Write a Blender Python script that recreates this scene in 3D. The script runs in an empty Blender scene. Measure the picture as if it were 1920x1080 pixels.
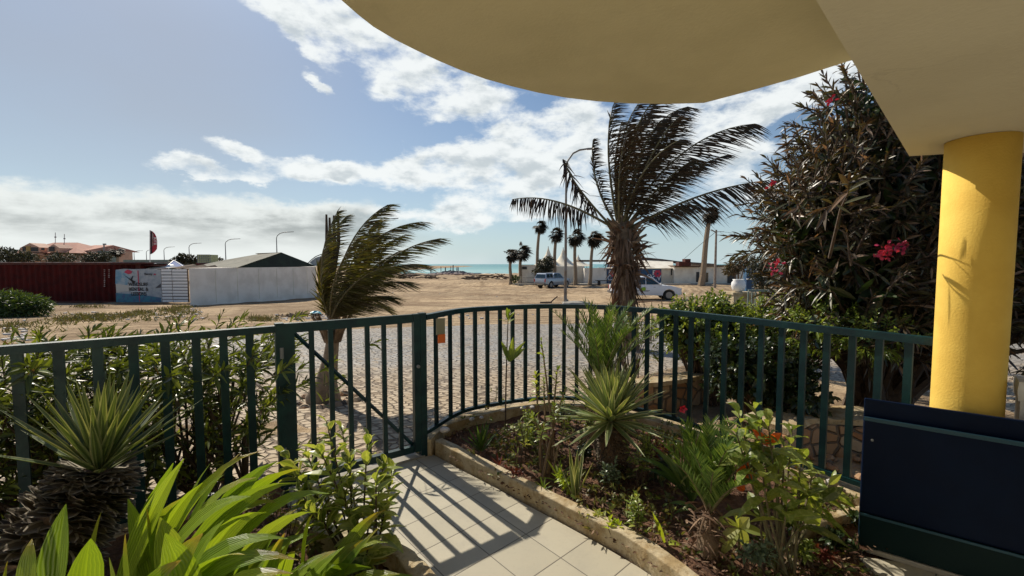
import bpy, math, random
import numpy as np
from mathutils import Vector, Matrix
R = math.radians
random.seed(7); rng = np.random.default_rng(7)
# ------------------------------------------------------------------ camera
PITCH = R(3.22); FPX = 800.0; EYE = 1.5
cam_d = bpy.data.cameras.new('camera'); cam = bpy.data.objects.new('camera', cam_d)
bpy.context.scene.collection.objects.link(cam)
cam_d.sensor_width = 36; cam_d.lens = FPX/1920*36; cam_d.clip_start = .05; cam_d.clip_end = 20000
cam.location = (0, 0, EYE); cam.rotation_euler = (math.pi/2-PITCH, 0, 0)
S = bpy.context.scene; S.camera = cam
S.view_settings.view_transform = 'Standard'; S.view_settings.look = 'None'
S.view_settings.exposure = 0.10; S.view_settings.gamma = 1; S.view_settings.use_curve_mapping = False
S.cycles.use_denoising = True
S.cycles.max_bounces = 6; S.cycles.transparent_max_bounces = 6
# sun direction (towards the sun)
SUN_EL = R(41.5); SAZ = math.atan2(-.644, .765)      # azimuth from +Y towards +X
SV = Vector((math.sin(SAZ)*math.cos(SUN_EL), math.cos(SAZ)*math.cos(SUN_EL), math.sin(SUN_EL)))
sl = bpy.data.lights.new('sun', 'SUN'); sl.energy = 5.0; sl.angle = R(.5); sl.color = (1, .91, .76)
so = bpy.data.objects.new('sun', sl); S.collection.objects.link(so)
so.rotation_euler = SV.to_track_quat('Z', 'Y').to_euler(); so.location = (-20, 20, 30)

def ray(x, y):
    u = (x-960)/FPX; v = (540-y)/FPX
    return Vector((u, math.cos(PITCH)+v*math.sin(PITCH), v*math.cos(PITCH)-math.sin(PITCH)))
def at(x, y, Y):                       # point of pixel x,y at forward distance Y
    d = ray(x, y); return Vector((0, 0, EYE))+d*(Y/d.y)
def onz(x, y, z=0):
    d = ray(x, y); return Vector((0, 0, EYE))+d*((z-EYE)/d.z)
def gz(X, Y):                          # height of the ground
    z = -.1-.0414*(Y-4) if Y < 33 else -1.3
    if Y < 4: z = -.1
    if 29 < Y < 37:
        t = (Y-29)/8; a = -.1-.0414*25; z = a+(-1.3-a)*(1-(1-t)**2)
    if Y > 125: z -= max(0, min(1, (X+75)/25))*min(1, (Y-125)/60)*2.2
    return z
def ong(x, y):
    d = ray(x, y); lo, hi = 1.0, 400.0
    for i in range(60):
        m = (lo+hi)/2; p = Vector((0, 0, EYE))+d*(m/d.y)
        if p.z > gz(p.x, p.y): lo = m
        else: hi = m
    return Vector((0, 0, EYE))+d*(lo/d.y)

# ------------------------------------------------------------------ world
W = bpy.data.worlds.new('World'); S.world = W; W.use_nodes = True
nt = W.node_tree; nt.nodes.clear(); nn = nt.nodes.new; lk = nt.links.new
def wm(op, a, b=None, c=None, clamp=False):
    n = nn('ShaderNodeMath'); n.operation = op; n.use_clamp = clamp
    for i, q in enumerate((a, b, c)):
        if q is None: continue
        if isinstance(q, (int, float)): n.inputs[i].default_value = q
        else: lk(q, n.inputs[i])
    return n.outputs[0]
def wmix(f, a, b):
    n = nn('ShaderNodeMix'); n.data_type = 'RGBA'
    for i, q in ((0, f), (6, a), (7, b)):
        if isinstance(q, (int, float)): n.inputs[i].default_value = q
        elif isinstance(q, tuple): n.inputs[i].default_value = (*q, 1)
        else: lk(q, n.inputs[i])
    return n.outputs[2]
def wss(x, lo, hi):
    n = nn('ShaderNodeMapRange'); n.interpolation_type = 'SMOOTHSTEP'; lk(x, n.inputs[0])
    n.inputs[1].default_value = lo; n.inputs[2].default_value = hi; return n.outputs[0]
tc = nn('ShaderNodeTexCoord'); sp = nn('ShaderNodeSeparateXYZ'); lk(tc.outputs['Generated'], sp.inputs[0])
AZ = wm('ARCTAN2', sp.outputs[0], sp.outputs[1]); EL = wm('ARCSINE', sp.outputs[2])
def azel(x, y):
    d = ray(x, y).normalized(); return math.atan2(d.x, d.y), math.asin(d.z)
WX = None
def blob(x, y, sx, sy, ang=0):
    a, e = azel(x, y); k = math.cos(a)**2*.9+.1
    ca, sa = math.cos(R(ang)), math.sin(R(ang))
    da = wm('SUBTRACT', AZ if WX is None else WX, a); de = wm('SUBTRACT', EL if WX is None else WY, e)
    p = wm('ADD', wm('MULTIPLY', da, ca/(sx/800*k)), wm('MULTIPLY', de, sa/(sx/800*k)))
    q = wm('ADD', wm('MULTIPLY', da, -sa/(sy/800*k)), wm('MULTIPLY', de, ca/(sy/800*k)))
    r2 = wm('ADD', wm('MULTIPLY', p, p), wm('MULTIPLY', q, q))
    return wm('EXPONENT', wm('MULTIPLY', r2, -1.0))
def cnoise(dx, dy, scale, detail, rough, stretch=1.9):
    cv = nn('ShaderNodeCombineXYZ'); lk(wm('ADD', AZ, dx), cv.inputs[0]); lk(wm('ADD', wm('MULTIPLY', EL, stretch), dy), cv.inputs[1])
    n = nn('ShaderNodeTexNoise'); lk(cv.outputs[0], n.inputs['Vector']); n.inputs['Scale'].default_value = scale
    n.inputs['Detail'].default_value = detail; n.inputs['Roughness'].default_value = rough; return n.outputs[0]
sky = nn('ShaderNodeTexSky'); sky.sky_type = 'NISHITA'; sky.sun_disc = False
sky.sun_elevation = SUN_EL; sky.sun_rotation = SAZ; sky.air_density = 1.0; sky.dust_density = .6; sky.ozone_density = 2.0
N1 = cnoise(3.1, 1.7, 9.0, 10, .60); N1b = cnoise(3.1, 1.7+.035, 9.0, 6, .58)
NL = cnoise(8.3, 2.7, 3.2, 3, .5)
#        x    y   sx   sy  ang amp  (positions of the clouds seen over the bay)
BL = [(520, 15, 105, 40, -30, .60), (640, 60, 120, 40, -32, .52), (760, 110, 120, 34, -28, .62), (900, 165, 90, 24, -18, .50), (745, 168, 48, 34, -30, .6), (570, 90, 60, 14, -35, .3),
      (602, 162, 40, 12, -28, .8), (340, 306, 62, 24, 0, .85), (415, 326, 56, 20, -6, .8), (450, 284, 52, 19, -20, .8), (560, 322, 56, 24, 6, .85), (630, 318, 48, 17, 0, .75), (478, 334, 32, 18, 0, .75),
      (855, 208, 60, 26, 14, .85), (740, 322, 60, 24, 4, .62), (830, 306, 90, 34, 12, .66), (930, 270, 70, 34, 20, .6), (960, 320, 110, 40, 6, .62), (1060, 230, 90, 48, 24, .68), (1050, 300, 120, 44, 8, .6), (900, 330, 80, 20, 0, .5),
      (880, 398, 95, 30, 3, .75), (980, 392, 90, 26, 6, .5), (860, 425, 60, 12, 0, .3), (1290, 240, 150, 90, 20, .62), (1500, 175, 110, 34, 18, .66), (1400, 290, 100, 46, 12, .52), (1560, 300, 60, 50, 0, .40), (1430, 350, 90, 26, 5, .45),
      (1120, 400, 140, 26, 0, .45), (1420, 430, 110, 40, 0, .30), (1200, 330, 120, 60, 0, .45), (715, 395, 90, 14, -4, .5),
      (1700, 100, 200, 90, 0, .5), (200, -500, 260, 200, 0, .4), (1000, -400, 380, 200, 0, .4)]
W1 = cnoise(20, 3, 7.0, 6, .65); W2 = cnoise(2, 30, 9.0, 6, .65)
WX = wm('ADD', AZ, wm('MULTIPLY', wm('SUBTRACT', W1, .5), .10)); WY = wm('ADD', EL, wm('MULTIPLY', wm('SUBTRACT', W2, .5), .07))
den = None
for b in BL:
    t = wm('MULTIPLY', blob(*b[:5]), b[5]); den = t if den is None else wm('MAXIMUM', den, t) if False else wm('ADD', den, t)
den = wm('SUBTRACT', wm('MINIMUM', den, .64), wm('MULTIPLY', blob(1490, 238, 58, 18, 4), .62))
den = wm('ADD', den, wm('MULTIPLY', wm('SUBTRACT', NL, .5), .35))
D1 = wm('ADD', den, wm('MULTIPLY', wm('SUBTRACT', N1, .5), 1.55))
cl = wss(D1, .26, .68)
D1b = wm('ADD', den, wm('MULTIPLY', wm('SUBTRACT', N1b, .5), 1.55))
shade = wss(wm('SUBTRACT', D1, wm('MULTIPLY', wm('SUBTRACT', D1, D1b), 1.6)), .50, 1.05)
# long low bank towards the left: its top edge falls to the right
NB = cnoise(7.7, 4.2, 7.0, 9, .6, 1.6); NC = cnoise(1.2, 9.0, 4.2, 7, .58, 3.6)
a0, e0 = azel(0, 322); a1, e1 = azel(780, 386)
edge = wm('ADD', wm('MULTIPLY', wm('SUBTRACT', AZ, a0), (e1-e0)/(a1-a0)), e0)
below = wm('SUBTRACT', wm('ADD', wm('SUBTRACT', edge, wm('MULTIPLY', wm('MAXIMUM', wm('SUBTRACT', AZ, azel(700, 400)[0]), 0), .10)), wm('MULTIPLY', wm('SUBTRACT', NB, .5), .10)), EL)
fade_r = wm('SUBTRACT', 1.0, wss(wm('ADD', AZ, wm('MULTIPLY', wm('SUBTRACT', NL, .5), .5)), azel(600, 400)[0], azel(880, 400)[0]))
bank = wm('MULTIPLY', wss(wm('ADD', wm('MULTIPLY', below, 30), wm('MULTIPLY', wm('SUBTRACT', N1, .5), 1.8)), -.15, .55), fade_r)
NB2 = cnoise(7.7, 4.2+.05, 7.0, 6, .6, 1.6)
bankdark = wm('MULTIPLY', wss(wm('ADD', below, wm('MULTIPLY', wm('SUBTRACT', NB2, .5), .12)), .008, .060), wss(NC, .36, .58))
lowfade = wss(EL, azel(300, 480)[1], azel(300, 405)[1])
bankcol = wmix(wm('MULTIPLY', bankdark, wm('MULTIPLY', lowfade, .95)), (.80, .84, .82), (.33, .365, .365))
skyc = nn('ShaderNodeMix'); skyc.data_type = 'RGBA'; skyc.blend_type = 'MULTIPLY'; skyc.inputs[0].default_value = 1
lk(sky.outputs[0], skyc.inputs[6]); skyc.inputs[7].default_value = (.066, .076, .084, 1)
base = skyc.outputs[2]
# thin veil high on the sun's side, pale air near the horizon
WX = None
veil = wm('MULTIPLY', wm('ADD', blob(120, 110, 820, 400, -8), 0), wm('ADD', wm('MULTIPLY', cnoise(5, 5, 2.2, 5, .5), .5), .42))
base = wmix(wm('MINIMUM', wm('MULTIPLY', veil, 1.05), .88), base, (.36, .385, .45))
hz = wm('EXPONENT', wm('MULTIPLY', wm('MAXIMUM', EL, 0), -6.5))
base = wmix(wm('MULTIPLY', hz, .85), base, (.54, .67, .71))
cloudc = wmix(wm('MULTIPLY', shade, .8), (.88, .91, .90), (.47, .53, .56))
c2 = wmix(wm('MULTIPLY', cl, .93), base, cloudc)
c3 = wmix(bank, c2, bankcol)
gnd = wss(EL, -.02, -.10)
c4 = wmix(wm('SUBTRACT', 1.0, wss(EL, -.06, -.001)), c3, (.30, .36, .36))
bg = nn('ShaderNodeBackground'); lk(c4, bg.inputs[0]); bg.inputs[1].default_value = 1.0
wo = nn('ShaderNodeOutputWorld'); lk(bg.outputs[0], wo.inputs[0])

# ------------------------------------------------------------------ materials
MATS = {}
class NT:
    def __init__(s, name):
        s.m = bpy.data.materials.new(name); s.m.use_nodes = True; s.t = s.m.node_tree; s.t.nodes.clear()
        s.out = s.t.nodes.new('ShaderNodeOutputMaterial'); s.b = s.t.nodes.new('ShaderNodeBsdfPrincipled')
        s.t.links.new(s.b.outputs[0], s.out.inputs[0]); MATS[name] = s.m
    def n(s, k, **kw):
        q = s.t.nodes.new(k)
        for a, v in kw.items(): setattr(q, a, v)
        return q
    def l(s, a, b): s.t.links.new(a, b)
    def val(s, sock, v):
        if isinstance(v, (int, float)): sock.default_value = v
        elif isinstance(v, tuple): sock.default_value = (*v, 1) if len(sock.default_value) == 4 and len(v) == 3 else v
        else: s.l(v, sock)
    def math(s, op, a, b=0.0, clamp=False):
        q = s.n('ShaderNodeMath', operation=op, use_clamp=clamp); s.val(q.inputs[0], a); s.val(q.inputs[1], b); return q.outputs[0]
    def mix(s, f, a, b, blend='MIX'):
        q = s.n('ShaderNodeMix', data_type='RGBA', blend_type=blend); s.val(q.inputs[0], f); s.val(q.inputs[6], a); s.val(q.inputs[7], b); return q.outputs[2]
    def obj(s, scale=(1, 1, 1), rot=0, src='Object', loc=(0, 0, 0)):
        c = s.n('ShaderNodeTexCoord'); m = s.n('ShaderNodeMapping'); s.l(c.outputs[src], m.inputs[0])
        m.inputs['Scale'].default_value = scale; m.inputs['Rotation'].default_value = (0, 0, rot); m.inputs['Location'].default_value = loc; return m.outputs[0]
    def noise(s, scale, detail=4, rough=.55, vec=None, dist=0):
        q = s.n('ShaderNodeTexNoise'); q.inputs['Scale'].default_value = scale; q.inputs['Detail'].default_value = detail
        q.inputs['Roughness'].default_value = rough; q.inputs['Distortion'].default_value = dist
        s.l(vec if vec is not None else s.obj(), q.inputs['Vector']); return q.outputs[0]
    def rng(s, x, a, b, c=0.0, d=1.0):
        q = s.n('ShaderNodeMapRange'); q.interpolation_type = 'SMOOTHSTEP'; s.l(x, q.inputs[0])
        for i, v in enumerate((a, b, c, d)): q.inputs[i+1].default_value = v
        return q.outputs[0]
    def bump(s, h, strength=.3, dist=.01, prev=None):
        q = s.n('ShaderNodeBump'); q.inputs['Strength'].default_value = strength; q.inputs['Distance'].default_value = dist
        s.l(h, q.inputs['Height'])
        if prev is not None: s.l(prev, q.inputs['Normal'])
        s.l(q.outputs[0], s.b.inputs['Normal']); return q.outputs[0]
def plain(name, col, rough=.6, col2=None, ns=8, amt=1.0, bump=0, bs=60, bd=.004, metal=0, spec=.5, lo=.38, hi=.66):
    if name in MATS: return MATS[name]
    s = NT(name); s.b.inputs['Roughness'].default_value = rough; s.b.inputs['Metallic'].default_value = metal
    s.b.inputs['Specular IOR Level'].default_value = spec
    if col2: s.val(s.b.inputs['Base Color'], s.mix(s.rng(s.noise(ns, 6), lo, hi, 0, amt), col, col2))
    else: s.val(s.b.inputs['Base Color'], col)
    if bump: s.bump(s.noise(bs, 5), bump, bd)
    return s.m
def leafm(name, cols, transl=.35, rough=.45, tcol=None, dry=None, dryamt=.12, spec=.5, rib=1.45, veins=0, tipc=None, mott=0):
    """leaf: colour varies from leaf to leaf; part of the light goes through"""
    s = NT(name); g = s.n('ShaderNodeNewGeometry'); r = s.n('ShaderNodeValToRGB'); s.l(g.outputs['Random Per Island'], r.inputs[0])
    e = r.color_ramp.elements; k = len(cols)
    while len(e) < k: e.new(.5)
    for i, c in enumerate(cols): e[i].position = (i+.0)/(k-1) if k > 1 else 0; e[i].color = (*c, 1)
    c = r.outputs[0]
    if dry:
        h = s.math('FRACT', s.math('MULTIPLY', g.outputs['Random Per Island'], 37.7)); c = s.mix(s.rng(h, 1-dryamt-.02, 1-dryamt), c, dry)
    uvn = s.n('ShaderNodeUVMap'); sx = s.n('ShaderNodeSeparateXYZ'); s.l(uvn.outputs[0], sx.inputs[0]); au = s.math('ABSOLUTE', sx.outputs[0])
    if rib: c = s.mix(s.rng(au, .0, .16, .8, 0.0), c, s.mix(1.0, c, (rib, rib*.97, rib*.8), 'MULTIPLY'))
    if mott: c = s.mix(s.math('MULTIPLY', s.rng(s.noise(55, 4, .6), .48, .60), mott), c, (.42, .46, .18))
    if tipc:
        h2 = s.math('FRACT', s.math('MULTIPLY', g.outputs['Random Per Island'], 91.3)); c = s.mix(s.math('MULTIPLY', s.rng(s.math('ADD', sx.outputs[1], s.math('MULTIPLY', s.noise(20, 3), .3)), .75, 1.15), s.rng(h2, .45, .8)), c, tipc)
    if veins:
        w_ = s.math('SINE', s.math('MULTIPLY', sx.outputs[0], veins)); c = s.mix(s.rng(w_, .1, .95, 0, .55), c, s.mix(1.0, c, (1.5, 1.4, 1.1), 'MULTIPLY')); s.bump(w_, .5, .003)
    s.val(s.b.inputs['Base Color'], c); s.b.inputs['Roughness'].default_value = rough; s.b.inputs['Specular IOR Level'].default_value = spec
    t = s.n('ShaderNodeBsdfTranslucent'); s.val(t.inputs[0], s.mix(1.0, c, tcol or (1.5, 1.35, .5), 'MULTIPLY'))
    m = s.n('ShaderNodeMixShader'); m.inputs[0].default_value = transl; s.l(s.b.outputs[0], m.inputs[1]); s.l(t.outputs[0], m.inputs[2]); s.l(m.outputs[0], s.out.inputs[0])
    return s.m

# ------------------------------------------------------------------ mesh helper
C = S.collection
class MB:
    def __init__(s): s.v = []; s.f = []; s.m = []; s.uvs = []
    def add(s, vs, fs, mi=0):
        o = len(s.v); s.v += [tuple(x) for x in vs]; s.f += [tuple(i+o for i in f) for f in fs]; s.m += [mi]*len(fs)
    def box(s, c, d, rz=0, mi=0, rot=None):
        c = Vector(c); M = rot or Matrix.Rotation(rz, 3, 'Z'); a = [Vector((x*d[0]/2, y*d[1]/2, z*d[2]/2)) for z in (-1, 1) for x, y in ((-1, -1), (1, -1), (1, 1), (-1, 1))]
        s.add([c+M@q for q in a], [(3, 2, 1, 0), (4, 5, 6, 7), (0, 1, 5, 4), (1, 2, 6, 5), (2, 3, 7, 6), (3, 0, 4, 7)], mi)
    def tube(s, pts, rad, n=6, mi=0, cap=True):
        pts = [Vector(p) for p in pts]; k = len(pts)
        if not hasattr(rad, '__len__'): rad = [rad]*k
        vs = []; X = None
        for i, p in enumerate(pts):
            t = (pts[min(i+1, k-1)]-pts[max(i-1, 0)]).normalized()
            if X is None: X = t.orthogonal().normalized()
            X = (X-t*X.dot(t)); X = X.normalized() if X.length > 1e-6 else t.orthogonal().normalized()
            Yv = t.cross(X)
            for j in range(n):
                a = 2*math.pi*j/n; vs.append(p+(X*math.cos(a)+Yv*math.sin(a))*rad[i])
        fs = [(i*n+j, i*n+(j+1) % n, (i+1)*n+(j+1) % n, (i+1)*n+j) for i in range(k-1) for j in range(n)]
        if cap: fs += [tuple(range(n-1, -1, -1)), tuple((k-1)*n+j for j in range(n))]
        s.add(vs, fs, mi)
    def lathe(s, c, prof, n=24, mi=0, cap=True):
        c = Vector(c); vs = [c+Vector((r*math.cos(2*math.pi*j/n), r*math.sin(2*math.pi*j/n), z)) for r, z in prof for j in range(n)]
        k = len(prof); fs = [(i*n+j, i*n+(j+1) % n, (i+1)*n+(j+1) % n, (i+1)*n+j) for i in range(k-1) for j in range(n)]
        if cap: fs += [tuple(range(n-1, -1, -1)), tuple((k-1)*n+j for j in range(n))]
        s.add(vs, fs, mi)
    def prism(s, poly, z0, z1, mi=0):
        n = len(poly); f0 = (lambda p: z0(p)) if callable(z0) else (lambda p: z0); f1 = (lambda p: z1(p)) if callable(z1) else (lambda p: z1)
        vs = [(p[0], p[1], f0(p)) for p in poly]+[(p[0], p[1], f1(p)) for p in poly]
        s.add(vs, [tuple(range(n-1, -1, -1)), tuple(range(n, 2*n))]+[(i, (i+1) % n, n+(i+1) % n, n+i) for i in range(n)], mi)
    def sweep(s, path, w, z0, z1, mi=0, wob=0):
        """flat-sided strip of width w along a plan path"""
        k = len(path); P = [Vector((p[0], p[1], 0)) for p in path]; vs = []
        for i, p in enumerate(P):
            a = (P[i]-P[i-1]).normalized() if i else None; b = (P[i+1]-P[i]).normalized() if i < k-1 else None
            t = (a+b).normalized() if a and b else (a or b); nrm = Vector((-t.y, t.x, 0))
            sc = 1/max(.5, t.dot(a or t)); za = z0[i] if hasattr(z0, '__len__') else z0; zb = z1[i] if hasattr(z1, '__len__') else z1
            j = lambda: random.uniform(-wob, wob)
            for sg, z in ((-1, za), (1, za), (1, zb), (-1, zb)): q = p+nrm*(sg*w/2*sc+j()); vs.append((q.x, q.y, z+(j() if z == zb else 0)))
        fs = [(i*4+j, i*4+(j+1) % 4, i*4+4+(j+1) % 4, i*4+4+j) for i in range(k-1) for j in range(4)]+[(3, 2, 1, 0), tuple((k-1)*4+j for j in range(4))]
        s.add(vs, fs, mi)
    def leaves(s, P, D, N, L, Wd, bend=None, prof=(.3, .85, 1, .7, .06), fold=.12, mi=0, edge=None, rib=None):
        """many ribbons at once: base P, direction D, face normal N, lengths L, widths Wd, bend = tip offset vectors (in lengths)"""
        P = np.atleast_2d(np.array(P, float)); n = len(P); D = np.broadcast_to(np.array(D, float), (n, 3)).copy(); N = np.broadcast_to(np.array(N, float), (n, 3)).copy()
        L = np.broadcast_to(np.array(L, float), (n,)); Wd = np.broadcast_to(np.array(Wd, float), (n,))
        D /= np.linalg.norm(D, axis=1, keepdims=True)+1e-9; N -= D*(N*D).sum(1, keepdims=True); nl = np.linalg.norm(N, axis=1, keepdims=True)
        bad = nl[:, 0] < 1e-3; N[bad] = np.cross(D[bad], (1., .3, .2)); N /= np.linalg.norm(N, axis=1, keepdims=True)+1e-9
        Sd = np.cross(D, N); B = np.zeros((n, 3)) if bend is None else np.broadcast_to(np.array(bend, float), (n, 3))
        K = len(prof); ac = (-1, 0, 1) if edge is None else (-1, -.68, 0, .68, 1); A = len(ac); o = len(s.v)
        V = np.zeros((n, K, A, 3))
        for i, w in enumerate(prof):
            t = i/(K-1); c = P+(D*t+B*t*t)*L[:, None]
            for j, a in enumerate(ac): V[:, i, j] = c+Sd*(Wd*w/2*a)[:, None]+N*(Wd*w*fold*abs(a))[:, None]
        s.v += [tuple(x) for x in V.reshape(-1, 3).tolist()]
        uv = np.array([(a, i/(K-1)) for i in range(K) for a in ac]); s.uvs.append((o, np.tile(uv, (n, 1))))
        loc = [(i*A+j, i*A+j+1, (i+1)*A+j+1, (i+1)*A+j) for i in range(K-1) for j in range(A-1)]
        lm = [(edge if (edge is not None and j in (0, A-2)) else mi) for i in range(K-1) for j in range(A-1)]
        F = (np.array(loc)[None]+(o+np.arange(n)*K*A)[:, None, None]).reshape(-1, 4)
        s.f += [tuple(x) for x in F.tolist()]; s.m += lm*n
    def build(s, name, mats, parent=None, smooth=False, loc=None, local=False):
        me = bpy.data.meshes.new(name); vs = s.v
        if loc is not None: vs = [(a-loc[0], b-loc[1], c-loc[2]) for a, b, c in vs]
        me.from_pydata(vs, [], s.f)
        for m in (mats if isinstance(mats, (list, tuple)) else [mats]): me.materials.append(MATS[m] if isinstance(m, str) else m)
        me.polygons.foreach_set('material_index', s.m)
        if smooth: me.polygons.foreach_set('use_smooth', [True]*len(s.f))
        if s.uvs:
            U = np.zeros((len(vs), 2))
            for st_, uv in s.uvs: U[st_:st_+len(uv)] = uv
            li = np.empty(len(me.loops), np.int32); me.loops.foreach_get('vertex_index', li); me.uv_layers.new(name='leaf').data.foreach_set('uv', U[li].ravel())
        me.update(); o = bpy.data.objects.new(name, me); C.objects.link(o)
        if loc is not None: o.location = loc
        if parent is not None:
            o.parent = parent
            if not local: o.location = (Vector(loc) if loc is not None else Vector((0, 0, 0)))-wl(parent)
        return o
def wl(o):
    v = Vector(o.location)
    while o.parent is not None: o = o.parent; v = v+Vector(o.location)
    return v
def tag(o, label, cat, group=None):
    o['label'] = label; o['category'] = cat
    if group: o['group'] = group
    return o
def struct(o, kind='structure'): o['kind'] = kind; return o
def thing(name, loc, label, cat, group=None):
    o = bpy.data.objects.new(name, None); C.objects.link(o); o.location = (tuple(loc)+(0,))[:3]; o.empty_display_size = .1
    return tag(o, label, cat, group)
def dup(root, loc, rz=0, sc=1, label=None):
    r = root.copy(); C.objects.link(r); r.location = loc; r.rotation_euler = (0, 0, rz); r.scale = (sc, sc, sc) if not hasattr(sc, '__len__') else sc
    if label: r['label'] = label
    for ch in list(root.children):
        c = ch.copy(); C.objects.link(c); c.parent = r
        for g in list(ch.children): d = g.copy(); C.objects.link(d); d.parent = c
    return r
def text(body, name, size, loc, rot, mat, parent=None, ext=.002, align='CENTER', sx=1):
    cu = bpy.data.curves.new(name, 'FONT'); cu.body = body; cu.size = size; cu.extrude = ext; cu.align_x = align; cu.align_y = 'CENTER'; cu.offset = size*.012
    t = bpy.data.objects.new(name+'_c', cu); C.objects.link(t); bpy.context.view_layer.update()
    me = bpy.data.meshes.new_from_object(t.evaluated_get(bpy.context.evaluated_depsgraph_get())); bpy.data.objects.remove(t); bpy.data.curves.remove(cu)
    me.materials.clear(); me.materials.append(MATS[mat]); o = bpy.data.objects.new(name, me); C.objects.link(o)
    o.rotation_euler = rot; o.scale = (sx, 1, 1)
    if parent is not None: o.parent = parent; o.location = Vector(loc)-wl(parent)
    else: o.location = loc
    return o
def rv(n): return rng.normal(size=(n, 3))
def bez(a, b, c, d, n):
    a, b, c, d = (Vector(q) for q in (a, b, c, d))
    return [a*(1-t)**3+b*3*t*(1-t)**2+c*3*t*t*(1-t)+d*t**3 for t in [i/(n-1) for i in range(n)]]
def shoots(lm, sm, bases, dirs, lens, nl, LL, LW, spread=(.5, 1.1), stem=.004, wind=(0, 0, 0), bend=(0, 0, -.25), prof=(.15, .8, 1, .65, .05), fold=.14, tip=.0, mi=0, jit=.25, edge=None):
    """leafy shoots: leaves whorled round each twig"""
    P = []; D = []; N = []; L = []; Wd = []
    for p, d, l in zip(bases, dirs, lens):
        p = Vector(p); d = Vector(d).normalized(); x = d.orthogonal().normalized(); y = d.cross(x); w = Vector(wind)
        curve = [p, p+d*l*.5+w*l*.08, p+d*l+w*l*.25]
        if sm is not None: sm.tube(curve, [stem, stem*.8, stem*.5], 4)
        n = max(3, int(nl*random.uniform(.75, 1.25)))
        for i in range(n):
            t = tip+(1-tip)*(i+.5)/n; q = curve[0].lerp(curve[1], t*2) if t < .5 else curve[1].lerp(curve[2], t*2-1)
            a = i*2.4+random.uniform(-.4, .4); th = spread[1]+(spread[0]-spread[1])*t+random.uniform(-jit, jit)
            r = x*math.cos(a)+y*math.sin(a); dd = d*math.cos(th)+r*math.sin(th)+w*random.uniform(.2, 1)
            P.append(q); D.append(dd); N.append(d*math.sin(th)-r*math.cos(th)+Vector(rng.normal(size=3))*.25); k = random.uniform(.65, 1.15)*(1-.35*t); L.append(LL*k); Wd.append(LW*k)
    n = len(P); bd = np.array(bend)[None]*rng.uniform(.3, 1.6, (n, 1))+rv(n)*.06
    lm.leaves(P, D, N, L, Wd, bd, prof, fold, mi, edge)
# ------------------------------------------------------------------ surface materials
def tealm():
    s = NT('teal'); a = s.noise(9, 6, .6); b = s.noise(70, 5, .7); c = s.noise(23, 7, .75)
    col = s.mix(s.rng(a, .4, .62), (.0016, .022, .029), (.004, .037, .040)); col = s.mix(s.rng(b, .66, .74, 0, .7), col, (.16, .20, .18)); col = s.mix(s.rng(c, .68, .76, 0, .8), col, (.13, .06, .03))
    s.val(s.b.inputs['Base Color'], col); s.b.inputs['Roughness'].default_value = .42; s.b.inputs['Specular IOR Level'].default_value = .4; s.bump(s.noise(95, 5, .6), .5, .003)
tealm()
plain('navy', (.0012, .0065, .024), .5, (.0016, .009, .032), 5, .7, bump=.1, bs=120, bd=.001, spec=.10)
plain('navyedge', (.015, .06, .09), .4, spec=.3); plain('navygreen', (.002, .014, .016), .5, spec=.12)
def soffm(name, c1, c2, c3):
    s = NT(name); a = s.noise(1.6, 6, .6); b = s.noise(5, 9, .75); n = s.n('ShaderNodeTexVoronoi', feature='DISTANCE_TO_EDGE'); n.inputs['Scale'].default_value = .9; v = s.n('ShaderNodeVectorMath', operation='ADD'); q = s.n('ShaderNodeTexNoise'); q.inputs['Scale'].default_value = 4; q.inputs['Detail'].default_value = 6; s.l(s.obj(), q.inputs['Vector'])
    k = s.n('ShaderNodeVectorMath', operation='SCALE'); s.l(q.outputs['Color'], k.inputs[0]); k.inputs['Scale'].default_value = .5; s.l(s.obj(), v.inputs[0]); s.l(k.outputs[0], v.inputs[1]); s.l(v.outputs[0], n.inputs['Vector'])
    crack = s.math('MULTIPLY', s.rng(n.outputs['Distance'], .002, .007, 1, 0), s.rng(s.noise(.8, 3), .56, .62)); col = s.mix(s.rng(a, .38, .64), c1, c2); col = s.mix(s.rng(b, .56, .72, 0, .45), col, c3); col = s.mix(s.math('MULTIPLY', crack, .10), col, (.12, .09, .05))
    s.val(s.b.inputs['Base Color'], col); s.b.inputs['Roughness'].default_value = .92; s.b.inputs['Specular IOR Level'].default_value = .2; s.bump(s.noise(60, 6, .6), .5, .004)
soffm('soffit', (.72, .65, .43), (.65, .585, .38), (.59, .53, .34))
soffm('soffitpale', (.70, .65, .50), (.65, .60, .46), (.60, .55, .41))
plain('yellow', (.82, .56, .115), .85, (.74, .48, .09), 6, .8, bump=.55, bs=100, bd=.0025, spec=.3)
plain('white_wall', (.88, .82, .74), .85, (.74, .68, .60), 1.2, .9, bump=.2, bs=20, bd=.01)
plain('cream_wall', (.84, .79, .68), .85, (.68, .62, .52), .9, .9)
plain('grey_wall', (.42, .42, .42), .85, (.33, .31, .29), .9, .9)
plain('white_paint', (.80, .80, .80), .5); plain('carwhite', (.78, .80, .83), .22); plain('carsilver', (.36, .41, .48), .25, metal=.5)
plain('carglass', (.012, .03, .035), .06, spec=.9); plain('rubber', (.012, .012, .012), .8); plain('rim', (.25, .25, .26), .35, metal=.8); plain('blackp', (.01, .01, .011), .5)
plain('redlamp', (.5, .02, .015), .2); plain('clearlamp', (.7, .72, .74), .1); plain('lime', (.25, .45, .03), .5)
plain('steel', (.20, .21, .22), .6); plain('polegrey', (.20, .20, .20), .6, (.16, .11, .07), 3, .9)
plain('polewood', (.30, .25, .21), .8, (.2, .16, .13), 4); plain('concrete', (.36, .34, .30), .9, (.27, .25, .21), 6, .9, bump=.4, bs=50, bd=.006)
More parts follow.
